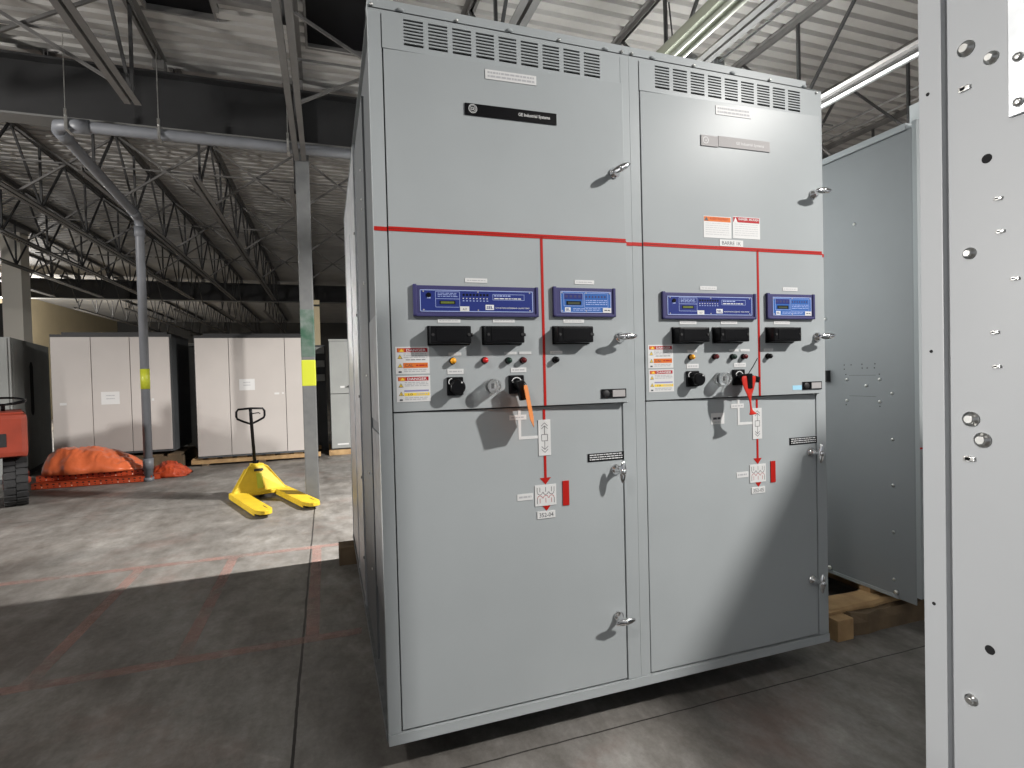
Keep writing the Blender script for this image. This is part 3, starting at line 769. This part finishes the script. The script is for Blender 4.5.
# tags hanging from the two breaker switches
def card_tag():
    t = thing('lockout_tag', 'orange card tag hanging edge-on from the left breaker switch', 'tag', (.462, -.075, 1.245))
    b = MB('tag_orange')
    d = Vector((.42, .76, 0)).normalized(); n = Vector((-d.y, d.x, 0))
    P = lambda u, v: d*u + Vector((0,0,v)) + Vector((.36,.1,0))*(-v)*.55
    pts = [P(-.045, 0), P(-.033, .010), P(.024, .010), P(.034, 0), P(.034, -.095), P(.0, -.13), P(-.045, -.10)]
    b.prism([p - n*.0008 for p in pts], n*.0016); b.build('card', t)
    b = MB('black'); b.tube([(0,.0,.012), (-.006,.02,.03), (-.012,.01,.012)], .0015, 6); b.build('tie', t, 'thin black tie')
card_tag()
def ribbon_tag():
    t = thing('lockout_tag', 'red twisted plastic tag hanging from the right breaker switch', 'tag', (1.345, -.09, 1.25))
    b = MB('tag_red'); rows = []
    prof = [(.014,.036,0,.0), (-.010,.036,.1,0), (-.035,.032,.25,.001), (-.055,.025,.45,.002), (-.075,.014,.65,.003), (-.095,.011,.8,.004), (-.112,.012,.75,.006), (-.125,.022,.5,.012), (-.134,.032,.3,.018)]
    for z, w, tw, sx in prof:
        c, s = math.cos(tw), math.sin(tw)
        r = []
        for k in range(5):
            u = (k-2)/2*w; bow = .006*(1-(k-2)**2/4)
            r.append(b.bm.verts.new((sx+u*c, u*s-bow, z - (.004 if False else 0))))
        rows.append(r)
    for A, B in zip(rows, rows[1:]):
        for k in range(4): f = b.bm.faces.new([A[k], A[k+1], B[k+1], B[k]]); f.smooth = True
    o = b.build('ribbon', t); s = o.modifiers.new('solid', 'SOLIDIFY'); s.thickness = .003
    s2 = o.modifiers.new('sub', 'SUBSURF'); s2.levels = 1; s2.render_levels = 1
    b = MB('black'); b.box(-.012, .010, -.012, .0, -.035, .022, bev=.004); b.tube([(.0,.0,.02), (.02,-.005,.05), (.035,-.01,.078)], .0016, 6); b.build('clip', t, 'black clip with thin tie')
ribbon_tag()

# ------------------------------------------------------------------ cabinet to the right with its pallet
t = thing('switchgear_cabinet', 'third switchgear cabinet behind, showing its long bare side with screws', 'switchgear', (0,0,0))
X0, YF, z0, z1 = 2.45, .066, .152, 2.418
b = MB('paint_side_shaded'); b.box(X0, X0+.004, YF+.0, YF+2.3, z0+.0, z1-.03); b.box(X0, X0+.9, YF+.02, YF+2.3, z1-.034, z1-.030); b.box(X0, X0+.9, YF+2.296, YF+2.3, z0, z1-.03)
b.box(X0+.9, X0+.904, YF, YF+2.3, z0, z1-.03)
for z in (1.152, .927, .702, .473, .240): b.lathe((X0, .173, z), (-1,0,0), [(0,.008), (.004,.006), (.005,.002)], 8, 'zinc')
for y, z in ((.414,1.219), (.234,1.220), (.415,1.108), (.235,1.109), (.305,1.188), (.54,1.55), (.36,2.02)):
    b.lathe((X0, y, z), (-1,0,0), [(0,.008), (.005,.007), (.006,.002)], 8, 'zinc')
for y, z in ((.429,1.295),(.389,1.295),(.328,1.297),(.258,1.297),(.429,1.273),(.327,1.277),(.30,1.277),(.261,1.277),(.42,1.245),(.236,1.245),(.42,1.085),(.235,1.085)):
    b.lathe((X0, y, z), (-1,0,0), [(0,.0035), (.0006,.003)], 8, 'black_matte')
for z in (1.240, 1.133): b.box(X0-.0006, X0, .254, .401, z-.001, z+.001, 'paint_dark'); 
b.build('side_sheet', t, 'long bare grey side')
b = MB('paint'); b.box(X0-.012, X0+.9, YF+.02, YF+2.3, z1-.030, z1, bev=.003); b.build('roof_sheet', t)
b = MB('paint'); b.box(X0, X0+.046, YF-.022, YF, z0+.036, z1, bev=.003); b.box(X0+.86, X0+.904, YF-.022, YF, z0, z1, bev=.003); b.box(X0+.05, X0+.856, YF-.02, YF, z0+.04, z1-.02, bev=.003); b.build('front_frame', t)
b = MB('red'); b.box(X0, X0+.046, YF-.0235, YF-.022, .894, .902); b.build('mimic_line', t, 'short red diagram line')
b = MB('paint'); b.box(X0-.004, X0+.9, YF+.085, YF+2.3, z0-.001, z0+.016); b.build('base_channel', t)
b = MB('paint'); b.box(X0+.06, X0+.9, YF-.01, YF+.05, z1, z1+.10); b.build('top_flange', t)
b = MB('black_matte'); b.box(X0-.03, X0, .512, .548, 1.205, 1.268, bev=.003); b.build('latch_block', t, 'small black block on the side')
for y in (.16, .53):
    b = MB('zinc'); b.lathe((X0-.004, y, z0+.03), (-1,0,0), [(0,.011), (.005,.010), (.011,.006)], 10); b.build('bolt', t)

t = thing('wooden_pallet', 'split old wooden pallet under the third switchgear cabinet', 'pallet', (2.17, .20, 0))
def jag(b, pts, t_, m=None):
    b.prism(pts, (0,0,t_), m)
rnd = random.Random(3)
def rough_board(name, x0, x1, y0, y1, z0, z1, m, seed, split=0.):
    b = MB(m); r = random.Random(seed); n = 14
    rows = []
    for k in range(n+1):
        x = x0+(x1-x0)*k/n; j = r.uniform(-1,1)*.006; e = r.uniform(-1,1)*.004
        dz = split*math.sin(k*.9+seed)
        rows.append([b.bm.verts.new(p) for p in ((x,y0+j,z0), (x,y1,z0), (x,y1,z1+e), (x,y0+j+abs(dz)*.8,z1+e+dz*.3), (x,y0+j,z0+(z1-z0)*.6))])
    for A, B in zip(rows, rows[1:]):
        for q in range(5): b.bm.faces.new([A[q], A[(q+1)%5], B[(q+1)%5], B[q]])
    b.bm.faces.new(rows[0]); b.bm.faces.new(rows[-1][::-1])
    return b.build(name, t)
rough_board('lead_timber', .02, 1.25, -.02, .07, 0, .098, 'wood_old', 2, .02)
rough_board('deck_board', -.10, 1.25, .02, .15, .100, .122, 'wood', 5, .016)
rough_board('deck_board', -.06, 1.25, .5, .62, .100, .122, 'wood', 8, .006)
rough_board('deck_board', -.06, 1.25, 1.5, 1.62, .100, .122, 'wood', 9, .006)
for x in (-.10, .55, 1.12):
    b = MB('wood'); b.box(x, x+.10, -.035 if x < 0 else .07, 1.75, 0, .100, bev=.004); b.build('stringer', t)
b = MB('wood'); b.box(.28, 1.25, .10, .16, .122, .151); b.box(.28, 1.25, 1.5, 1.56, .122, .151); b.build('packing_strip', t)

# ------------------------------------------------------------------ near cabinet at the right edge and its neighbour
t = thing('switchgear_cabinet', 'nearest grey switchgear cabinet with bolts and holes at the right edge', 'switchgear', (0,0,0))
NX, NF, NB = .70, -1.163, -2.75
b = MB('paint_near'); b.box(NX, NX+.006, NB, NF-.02, .13, 2.43); b.box(NX, NX+.78, NB, NF-.012, 2.424, 2.43); b.box(NX+.774, NX+.78, NB, NF-.012, .13, 2.43); b.box(NX, NX+.78, NB, NB+.006, .13, 2.43); b.box(NX, NX+.78, NB, NF-.012, .13, .14)
b.build('side_sheet', t, 'bare side sheet')
b = MB('paint_near'); b.box(NX-.010, NX+.03, NF-.0315, NF, .13, 2.43, bev=.0015); b.box(NX+.75, NX+.79, NF-.0315, NF, .13, 2.43, bev=.0015); b.box(NX+.03, NX+.75, NF-.03, NF-.002, .13, 2.43)
b.build('front_frame', t, 'proud front post')
def near_bolt(y, z, r, kind):
    b = MB('zinc')
    if kind == 'bolt': b.lathe((NX, y, z), (-1,0,0), [(0,r), (.0025,r), (.003,r*.66), (.007,r*.62), (.008,r*.5)], 20)
    else: b.box(NX-.004, NX, y-r, y+r, z-r*.45, z+r*.45, bev=.001); b.lathe((NX, y+r*.2, z), (-1,0,0), [(0,r*.6), (.004,r*.5)], 12)
    b.build('bolt', t, 'zinc bolt head')
near_bolt(-1.221, 1.727, .0105, 'bolt'); near_bolt(-1.251, 1.698, .0085, 'bolt'); near_bolt(-1.223, 1.213, .0105, 'bolt'); near_bolt(-1.237, 1.185, .0105, 'bolt'); near_bolt(-1.220, .814, .008, 'bolt'); near_bolt(-1.223, 1.444, .008, 'bolt')
near_bolt(-1.219, 1.673, .007, 'clip'); near_bolt(-1.221, 1.157, .007, 'clip')
for y, z in ((-1.258,1.509), (-1.260,1.465), (-1.276,1.400), (-1.253,1.332), (-1.255,1.286)): near_bolt(y, z, .0045, 'clip')
b = MB('shade_black')
for y, z, r in ((-1.2445,1.567,.0062), (-1.243,.896,.0062)): b.lathe((NX, y, z), (-1,0,0), [(0,r), (.0004,r)], 18)  # flat black discs painted as the dark inside the holes
for y, z, r in ((-1.176,1.685,.0026), (-1.177,1.310,.0024), (-1.177,.936,.0026)): b.lathe((NX-.010, y, z), (-1,0,0), [(0,r), (.0004,r)], 14)
b.build('hole', t, 'dark bolt holes')
b = MB('galv'); b.box(NX-.006, NX, -1.60, -1.272, 1.609, 2.2, bev=.001)
for z in (1.623, 1.68): b.lathe((NX-.006, -1.284, z), (-1,0,0), [(0,.006), (.004,.005), (.005,.002)], 12, 'zinc')
b.build('cover_plate', t, 'galvanised cover plate')

# ------------------------------------------------------------------ background cabinets
def beige_cabinet(x0, x1, y, z0, z1, seams, label, papers, depth=1.1):
    t = thing('control_cabinet', label, 'cabinet', ((x0+x1)/2, y, 0), group='beige cabinets in the background')
    w = (x1-x0)/2; c = (x0+x1)/2
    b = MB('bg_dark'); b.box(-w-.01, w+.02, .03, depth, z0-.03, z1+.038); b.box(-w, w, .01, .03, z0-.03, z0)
    b.build('body', t, 'dark cabinet sides and base')
    b = MB('black_matte'); b.box(-w-.012, w+.022, .028, depth, z1+.005, z1+.04); b.box(-w+.1, w-.05, .1, depth-.1, z1+.04, z1+.075); b.build('roof_vent', t)
    xs = [x0]+seams+[x1]
    for a, d in zip(xs, xs[1:]):
        f = MB('beige_paint'); f.box(a-c+.004, d-c-.004, 0, .03, z0, z1, bev=.004); f.build('door_panel', t, 'plain beige door panel')
    for px, pz, pw, ph in papers:
        f = MB('white'); f.box(px-c, px-c+pw, -.003, 0, pz, pz+ph)
        if pw > .15: lines(f, px-c+.06, px-c+pw-.06, pz+ph*.3, pz+ph*.8, -.0035, 2, 'faint', 3, .3)
        f.build('paper_notice', t, 'white paper' if pw > .15 else 'small white label')
    return t
beige_cabinet(-3.81, -2.35, 7.6, .30, 1.972, [-3.333, -2.857], 'left beige cabinet standing behind the orange plastic heap', [(-3.227, .997, .226, .183), (-3.72, 1.005, .08, .035), (-2.60, 1.03, .03, .035)])
beige_cabinet(-2.023, -.47, 7.6, .155, 1.953, [-1.561, -.764], 'right beige cabinet standing behind the yellow pallet jack', [(-1.428, 1.142, .22, .175), (-.93, 1.062, .07, .03), (-.82, 1.068, .025, .025)])
f = MB('bg_grey'); f.box(-2.42, -2.02, 8.8, 9.7, .0, 1.955, bev=.01)
f.box(-2.40, -2.04, 8.795, 8.80, .1, 1.9, 'bg_dark'); f.box(-2.385, -2.055, 8.79, 8.795, .12, 1.88, 'bg_grey')
tag(f.build('utility_cabinet'), 'narrow dim grey cabinet in the gap between the beige cabinets', 'cabinet')

t = thing('wooden_pallet', 'pale wooden pallet under the right beige cabinet', 'pallet', (-1.19, 7.66, 0))
f = MB('wood'); f.box(-.94, .92, 0, .09, .03, .10, bev=.004); f.build('stringer', t)
for x in (-.8, 0, .75):
    f = MB('wood_old'); f.box(x, x+.1, .0, 1.0, 0, .0295, bev=.003); f.build('bottom_board', t)
f = MB('wood'); f.box(-.94, .92, .9, .99, .03, .10, bev=.004); f.build('stringer', t)
for k in range(9):
    x = -.92+k*.205
    f = MB('wood'); f.box(x, x+.135, -.005, 1.0, .1005, .123, bev=.003); f.build('deck_board', t)
t = thing('wooden_pallet', 'wooden pallet under the left beige cabinet behind the orange beams', 'pallet', (-3.07, 7.62, 0))
for y in (0, .9):
    f = MB('wood_old'); f.box(-.80, .85, y, y+.09, 0, .19, bev=.004); f.build('stringer', t)
for k in range(7):
    x = -.80+k*.24
    f = MB('wood_old'); f.box(x, x+.17, 0, 1.0, .191, .225, bev=.003); f.build('deck_board', t)

t = thing('control_cabinet', 'grey two-door cabinet between the column and the switchgear', 'cabinet', (.36, 7.9, 0))
f = MB('bg_dark'); f.box(-.46, .46, .03, 1., .09, 1.93); f.build('body', t)
f = MB('bg_grey'); f.box(-.45, .45, 0, .03, 1.035, 1.915, bev=.006); f.box(-.46,.46,-.01,.02,1.92,1.95); ud = f.build('upper_door', t)
f = MB('white'); f.box(-.29,-.22,-.003,0,1.13,1.16); f.build('label_plate', ud, 'white label')
f = MB('black_matte'); f.prism([(-.20,-.002,1.14), (-.10,-.002,1.14), (-.10,-.002,1.20)], (0,-.03,0)); f.build('handle', ud, 'black handle')
f = MB('bg_grey'); f.box(-.45, .45, 0, .03, .11, 1.025, bev=.006); ld = f.build('lower_door', t)
f = MB('white'); f.box(-.36,-.18,-.003,0,.165,.19); f.build('label_plate', ld, 'white label')
t2 = thing('wooden_pallet', 'pallet under the grey two-door cabinet', 'pallet', (.36, 7.9, 0))
f = MB('wood'); f.box(-.5, .5, -.02, .98, 0, .085, bev=.004); f.build('deck', t2)
t = thing('electrical_rack', 'dark open electrical rack in the gap right of the column', 'rack', (-.27, 8.6, 0))
f = MB('bg_dark'); f.box(-.2, .12, .1, .6, 0, 1.9); f.build('body', t)
for z in (1.74, 1.5, 1.25):
    f = MB('bg_grey'); f.box(-.1, .10, .0, .1, z, z+.12, bev=.006); f.build('module', t, 'grey module')
f = MB('wall_beige'); f.box(-.36, -.24, 10.5, 10.56, 0, 2.955); f.box(-.365,-.235,10.48,10.5,1.92,1.96,'black_matte'); f.box(-.365,-.235,10.48,10.5,2.82,2.86,'black_matte')
tag(f.build('post'), 'pale yellow post seen just right of the grey column', 'post')

# rotated grey cabinet at far left
t = thing('control_cabinet', 'grey cabinet with a dark oval slot in its side, far left', 'cabinet', (-4.12, 7.28, 0), rz=math.radians(12.2))
f = MB('bg_grey'); f.box(-1.0, -.02, .012, 2.42, .06, 1.95); f.box(-.02, 0, .012, 2.42, .06, 1.95, bev=.004); f.build('body', t)
f = MB('bg_grey'); f.box(-.98, -.03, 0, .015, .1, 1.93, bev=.004); f.build('door', t)
f = MB('bg_grey'); f.box(-.002, .014, .06, 2.3, .15, 1.86, bev=.006); sp_ = f.build('side_panel', t)
f = MB('shade_black')
pts = [(.014, 1.05+.10*math.cos(a), (1.55 if math.sin(a) > 0 else .95)+.10*math.sin(a)) for a in [2*PI*k/24 for k in range(24)]]
f.prism(pts, (.003,0,0)); f.build('slot', sp_, 'black oval slot')
f = MB('bg_dark'); f.box(-1.0, 0, .02, 2.42, 0, .06); f.build('plinth', t)

# ------------------------------------------------------------------ pallet jack
t = thing('pallet_jack', 'yellow hand pallet jack with a black loop handle standing upright', 'pallet jack', (-.905, 4.93, 0), rz=math.atan2(-1.05, .40))
# local +x runs towards the fork tips
def fork(s):
    b = MB('jack_yellow'); y = s*.226
    b.prism([(0,y-.078,.036), (1.02,y-.078,.036), (1.11,y-.055,.038), (1.14,y-.02,.040), (1.14,y+.02,.040), (1.11,y+.055,.038), (1.02,y+.078,.036), (0,y+.078,.036)], (0,0,.038))
    b.box(.0, 1.0, y-.078, y-.070, .012, .038); b.box(.0, 1.0, y+.070, y+.078, .012, .038)
    o = b.build('fork', t, bevel=.006)
    b = MB('black_matte'); b.prism([(.88,y-.042,.0742), (1.04,y-.042,.0742), (1.07,y,.0742), (1.04,y+.042,.0742), (.88,y+.042,.0742), (.88,y+.03,.0742), (1.03,y+.03,.0742), (1.05,y,.0742), (1.03,y-.03,.0742), (.88,y-.03,.0742)], (0,0,.0006)); b.build('fork_slot', o, 'dark slot at the tip')
    b = MB('black_matte'); 
    for x in (.88, .98): b.cyl((x,y-.03,.030), (x,y+.03,.030), .030, 14)
    b.build('load_roller', o)
fork(1); fork(-1)
b = MB('jack_yellow')
# sloping A-shaped front plate and the pump housing behind it
b.prism([(.10,-.295,.045), (.10,.295,.045), (.025,.11,.315), (-.015,.065,.345), (-.015,-.065,.345), (.025,-.11,.315)], (-.035,0,.012))
b.box(.0, .14, -.30, .30, .036, .078, bev=.006)
b.prism([(-.02,-.07,.33), (-.02,.07,.33), (-.14,.05,.33), (-.14,-.05,.33)], (0,0,.028))
b.prism([(.065,-.30,.06), (.065,-.26,.06), (-.10,-.09,.30), (-.10,-.11,.30)], (-.03,0,0)); b.prism([(.065,.30,.06), (.065,.26,.06), (-.10,.09,.30), (-.10,.11,.30)], (-.03,0,0))
b.build('body', t, bevel=.005)
b = MB('tape'); b.prism([(.0865,-.03,.10), (.0865,.03,.10), (.0415,.03,.26), (.0415,-.03,.26)], (.002,0,.0005)); b.build('stripe', t, 'lime stripe on the body')
b = MB('black_matte'); b.prism([(.0345,-.05,.285), (.0345,.05,.285), (.0272,.045,.311), (.0272,-.045,.311)], (.004,0,.001)); b.build('badge', t, 'black badge')
b = MB('black'); b.lathe((-.09,0,.10), (0,0,1), [(0,.05), (.22,.05), (.225,.032), (.29,.032)], 18); b.build('pump', t)
for s in (-1, 1):
    b = MB('rubber'); b.cyl((-.09,s*.02,.085), (-.09,s*.075,.085), .085, 20); b.build('steer_wheel', t)
b = MB('black'); b.tube([(-.08,-.008,.34), (-.075,-.036,.92), (-.074,-.038,.975)], .018, 12); h = b.build('handle', t, 'black draw bar')
b = MB('black')
hz = lambda u, v: (-.074, u*.95-.037, v-.032)
b.tube([hz(0,.835), hz(.075,.865), hz(.145,.90), hz(.155,.925), hz(.155,.975), hz(.135,1.005), hz(0,1.012), hz(-.135,1.005), hz(-.155,.975), hz(-.155,.925), hz(-.145,.90), hz(-.075,.865)], .012, 10, closed=True)
b.build('grip_loop', h); b = MB('black'); b.tube([hz(0,.95), hz(.09,.958), hz(.105,.945)], .006, 8); b.build('release_lever', h)

# ------------------------------------------------------------------ forklift at the left edge (only its rear corner is in view)
t = thing('forklift', 'orange industrial truck with a black tyre at the left edge', 'forklift', (-3.145, 5.42, 0), rz=math.radians(24))
b = MB('forklift_orange')
b.box(-1.5, -.03, .0, .26, .55, 1.0, bev=.05); b.box(-1.5, -.45, .0, .3, .18, .6, bev=.03); b.box(-1.5, -.03, .2, 1.15, .52, 1.0, bev=.05)
b.prism([(-.30,.005,.56), (-.45,.005,.56), (-.45,.005,.25)], (0,.22,0))
b.build('body', t)
b = MB('forklift_orange'); b.box(-1.4, -.06, .05, 1.1, .998, 1.02, bev=.008); b.build('deck_plate', t)
b = MB('black_matte'); b.box(-.32, -.20, -.002, .01, .66, .80); b.build('step_hole', t, 'dark square hole')
def wheel(cx, cy, cz, r, w):
    b = MB('rubber'); b.lathe((cx,cy,cz), (1,0,0), [(0,r*.62), (.004,r*.9), (.03,r*.97), (w-.03,r*.97), (w-.004,r*.9), (w,r*.62)], 36)
    for k in range(20):
        for s in (0, 1):
            a = 2*PI*(k+.5*s)/20; M = Matrix.Translation((cx+w*(.25+.5*s), cy, cz)) @ Matrix.Rotation(a, 4, 'X')
            b.box(-w*.24, w*.24, -.03, .03, r*.93, r*1.02, M=M, bev=.006)
    b.lathe((cx-.005,cy,cz), (1,0,0), [(0,r*.3), (0.02,r*.58), (w-.01,r*.58), (w+.004,r*.5), (w-.03,r*.32), (w+.02,r*.12), (w+.03,r*.1)], 24, 'forklift_orange')
    return b.build('wheel', t, 'black treaded tyre')
wheel(-.24, .26, .265, .26, .2)
wheel(-.24, .86, .265, .26, .2)
b = MB('black'); cx, cy, cz, R_ = -.22, .5, 1.13, .19
b.tube([(cx+R_*math.cos(a), cy+R_*math.sin(a)*.95, cz+R_*math.sin(a)*.18) for a in [2*PI*k/24 for k in range(24)]], .012, 8, closed=True)
b.tube([(cx-R_,cy,cz), (cx,cy,cz-.04), (cx+R_,cy,cz)], .009, 8); b.cyl((cx,cy,cz-.04), (cx,cy+.12,.98), .02, 10); b.build('steering_wheel', t)
b = MB('black_matte'); b.box(-.95, -.52, .5, .95, 1.03, 1.13, bev=.03); b.box(-.95, -.55, .42, .52, 1.1, 1.42, bev=.03); b.build('seat', t, 'black seat')

# ------------------------------------------------------------------ orange rack uprights and plastic heap
def rack_beam(x0, x1, y, z, label, seed, ang=0.):
    t = MB('rack_orange'); M = Matrix.Translation((x0, y, z)) @ Matrix.Rotation(ang, 4, 'Z'); L = x1-x0
    t.box(0, L, 0, .004, 0, .075, M=M); t.box(0, L, .0, .09, .071, .075, M=M); t.box(0, L, 0, .09, 0, .004, M=M); t.box(0, L, .086, .09, 0, .02, M=M)
    n = int(L/.062)
    for k in range(n):
        x = .03+k*.062
        t.box(x, x+.022, -.0006, 0, .045, .060, 'shade_black', M=M); t.box(x+.008, x+.020, -.0006, 0, .016, .026, 'cream' if (k*7+seed*3) % 5 < 2 else 'shade_black', M=M)
    return tag(t.build('rack_beam'), label, 'rack beam', 'orange rack beams on the floor')
rack_beam(-3.65, -2.36, 6.56, 0.002, 'front perforated orange rack beam lying on the floor', 1)
rack_beam(-3.60, -2.30, 6.70, 0.002, 'second orange rack beam from the front, flat on the floor', 2)
rack_beam(-3.64, -2.44, 6.66, .079, 'orange rack beam stacked on top under the plastic heap', 3)
rack_beam(-3.68, -2.34, 6.86, 0.002, 'third orange rack beam from the front, under the plastic heap', 4)
rack_beam(-3.68, -2.50, 7.02, 0.002, 'rearmost orange rack beam, against the left beige cabinet', 5)
rack_beam(-3.66, -2.52, 6.92, .079, 'upper rear orange rack beam below the plastic heap', 6)

def heap(name, x0, x1, y0, y1, z0, prof, m, seed, amp):
    """crumpled sheet: closed mound with folds"""
    b = MB(m); nu, nv = 64, 26; rows = []
    for i in range(nu+1):
        u = i/nu; row = []
        for j in range(nv+1):
            v = j/nv; env = prof(u); s = math.sin(PI*v)**.55 if 0 < v < 1 else 0
            w = .55+.45*math.sin(PI*min(1, max(0, u)))**.4
            x = x0+(x1-x0)*u; y = (y0+y1)/2+(v-.5)*(y1-y0)*w
            p = Vector((x*3.1, y*4.5, seed)); f1 = noise.noise(p*1.7); f2 = abs(noise.noise(p*4.2+Vector((5,1,0))))
            z = z0+max(0.003, env*s*(1+.10*f1)-amp*f2*min(1, s*2))
            row.append(b.bm.verts.new((x+.03*noise.noise(p*3), y-.05*(1-v)*f1-.02*f2, z)))
        rows.append(row)
    for A, B in zip(rows, rows[1:]):
        for j in range(nv): f = b.bm.faces.new([A[j], A[j+1], B[j+1], B[j]]); f.smooth = True
    ed = [r[0] for r in rows]+rows[-1][1:]+[r[-1] for r in rows[::-1]][1:]+rows[0][1:-1][::-1]
    b.bm.faces.new(ed)
    return b.build(name)
def prof(u):
    pts = [(0,.16), (.04,.27), (.14,.33), (.3,.335), (.5,.31), (.7,.25), (.85,.16), (1,.03)]
    for (a, p), (c, q) in zip(pts, pts[1:]):
        if a <= u <= c: return p+(q-p)*(u-a)/(c-a)
    return .03
o = heap('plastic_sheet', -3.62, -2.52, 6.58, 7.22, .155, prof, 'plastic_orange', 2., .06); tag(o, 'crumpled shiny orange plastic sheet heaped on the rack beams', 'plastic sheet')
o = heap('safety_netting', -2.42, -2.0, 6.72, 7.3, .003, lambda u: .2*math.sin(PI*min(1, .25+u*.75)), 'rack_orange', 7., .09); tag(o, 'small crumpled pile of orange netting right of the drain pipe', 'netting')

# ------------------------------------------------------------------ out-of-frame opposite cabinet, and a crate added to block light
t = thing('switchgear_cabinet', 'grey cabinet of the opposite row, out of view at right', 'switchgear', (2.73, -1.46, 0))
b = MB('paint'); b.box(0, .914, -1.5, 0, .13, 2.42, bev=.003); b.build('enclosure', t)
b = MB('paint'); b.box(.04, .87, 0, .02, .2, 2.3, bev=.003); b.build('door', t)

t = thing('blocker_crate', 'unseen low grey crate added at left to shade the floor', 'crate', (-3.9, 0., 0))  # added to keep the left lamp off the front floor
b = MB('paint'); b.box(-.4, .4, -2.4, 2.4, .12, 1.46, bev=.01); b.build('body', t)
for y in (-2., 0, 2.):
    b = MB('wood_old'); b.box(-.42, .42, y-.06, y+.06, 0, .12, bev=.004); b.build('runner', t)

# ------------------------------------------------------------------ lamps
def lampobj(name, loc, power, radius, color=(1,.97,.93), rot=None, kind='POINT', size=None):
    l = bpy.data.lights.new(name, kind); l.energy = power; l.color = color
    if kind == 'POINT': l.shadow_soft_size = radius
    elif kind == 'AREA': l.shape = 'RECTANGLE'; l.size, l.size_y = size
    o = bpy.data.objects.new(name, l); COL.objects.link(o); o.location = loc
    if rot: o.rotation_euler = rot
    return o
def bay_lamp(loc, label):
    t = thing('bay_lamp', label, 'lamp', loc, group='bay lamps')
    b = MB('galv_dull'); b.lathe((0,0,.22), (0,0,1), [(0,.11), (.02,.12), (.16,.07), (.2,.03)], 20); b.build('housing', t)
    b = MB('steel_web'); b.cyl((0,0,.42), (0,0,DECK-loc[2]), .006, 6); b.build('hanger', t)
    return t
DOWN = (0, 0, 0)
KEY = (3.78, -3.0, 3.9)
kl = lampobj('key_lamp', KEY, 1280, .08, kind='SPOT', rot=(Vector((.1, -.3, .1))-Vector(KEY)).to_track_quat('-Z', 'Y').to_euler())
kl.data.shadow_soft_size = .08; kl.data.spot_size = math.radians(76); kl.data.spot_blend = 1.; bay_lamp(KEY, 'lamp hanging over the opposite row at right, out of view')
BACK = (3.1, 2.48, 3.75)
lampobj('rear_lamp', BACK, 1150, 0, rot=DOWN, kind='AREA', size=(.25, .12)); bay_lamp(BACK, 'lamp hanging behind the switchgear row, out of view')
LEFT = (-8., .9, 2.45)
lampobj('left_lamp', LEFT, 680, 0, rot=(0, -math.radians(80), 0), kind='AREA', size=(.4, .4)); bay_lamp(LEFT, 'lamp hanging at left of the aisle, out of view')
FAR_FILL = (-8.95, 18., 3.2)  # added fill, tucked behind the pillar, to brighten the beige wall
lampobj('far_fill', FAR_FILL, 1000, .15); bay_lamp(FAR_FILL, 'unseen fill lamp added far left to brighten the beige wall')

AISLE_FILL = (-2.2, -2.6, 4.0)  # added fill with no known source, lifts the dark aisle floor
lampobj('aisle_fill', AISLE_FILL, 70, 0, rot=DOWN, kind='AREA', size=(.3, .3)); bay_lamp(AISLE_FILL, 'dim fill lamp added over the aisle behind the viewer')

w = bpy.data.worlds.new('world'); S.world = w; w.use_nodes = True
w.node_tree.nodes['Background'].inputs[0].default_value = (.9,.93,1,1); w.node_tree.nodes['Background'].inputs[1].default_value = .33

# ------------------------------------------------------------------ camera
cam = bpy.data.cameras.new('camera'); co = bpy.data.objects.new('camera', cam); COL.objects.link(co)
F, YAW, PITCH, ROLL = 544.37, .32878, -.018596, -.025113
cam.sensor_fit = 'HORIZONTAL'; cam.sensor_width = 36.; cam.lens = 36.*F/1024; cam.clip_start = .02; cam.clip_end = 200
fwd = Vector((math.sin(YAW)*math.cos(PITCH), math.cos(YAW)*math.cos(PITCH), math.sin(PITCH)))
rt = Vector((math.cos(YAW), -math.sin(YAW), 0)); up = rt.cross(fwd)
c_, s_ = math.cos(ROLL), math.sin(ROLL)
r2 = rt*c_+up*s_; u2 = up*c_-rt*s_
co.matrix_world = Matrix(((r2.x,u2.x,-fwd.x,-.15353), (r2.y,u2.y,-fwd.y,-1.73597), (r2.z,u2.z,-fwd.z,1.29240), (0,0,0,1)))
S.camera = co
S.view_settings.view_transform = 'Standard'; S.view_settings.look = 'None'; S.view_settings.gamma = 1; S.view_settings.use_curve_mapping = False
S.view_settings.exposure = 0.0
S.cycles.use_denoising = True
S.cycles.max_bounces = 8
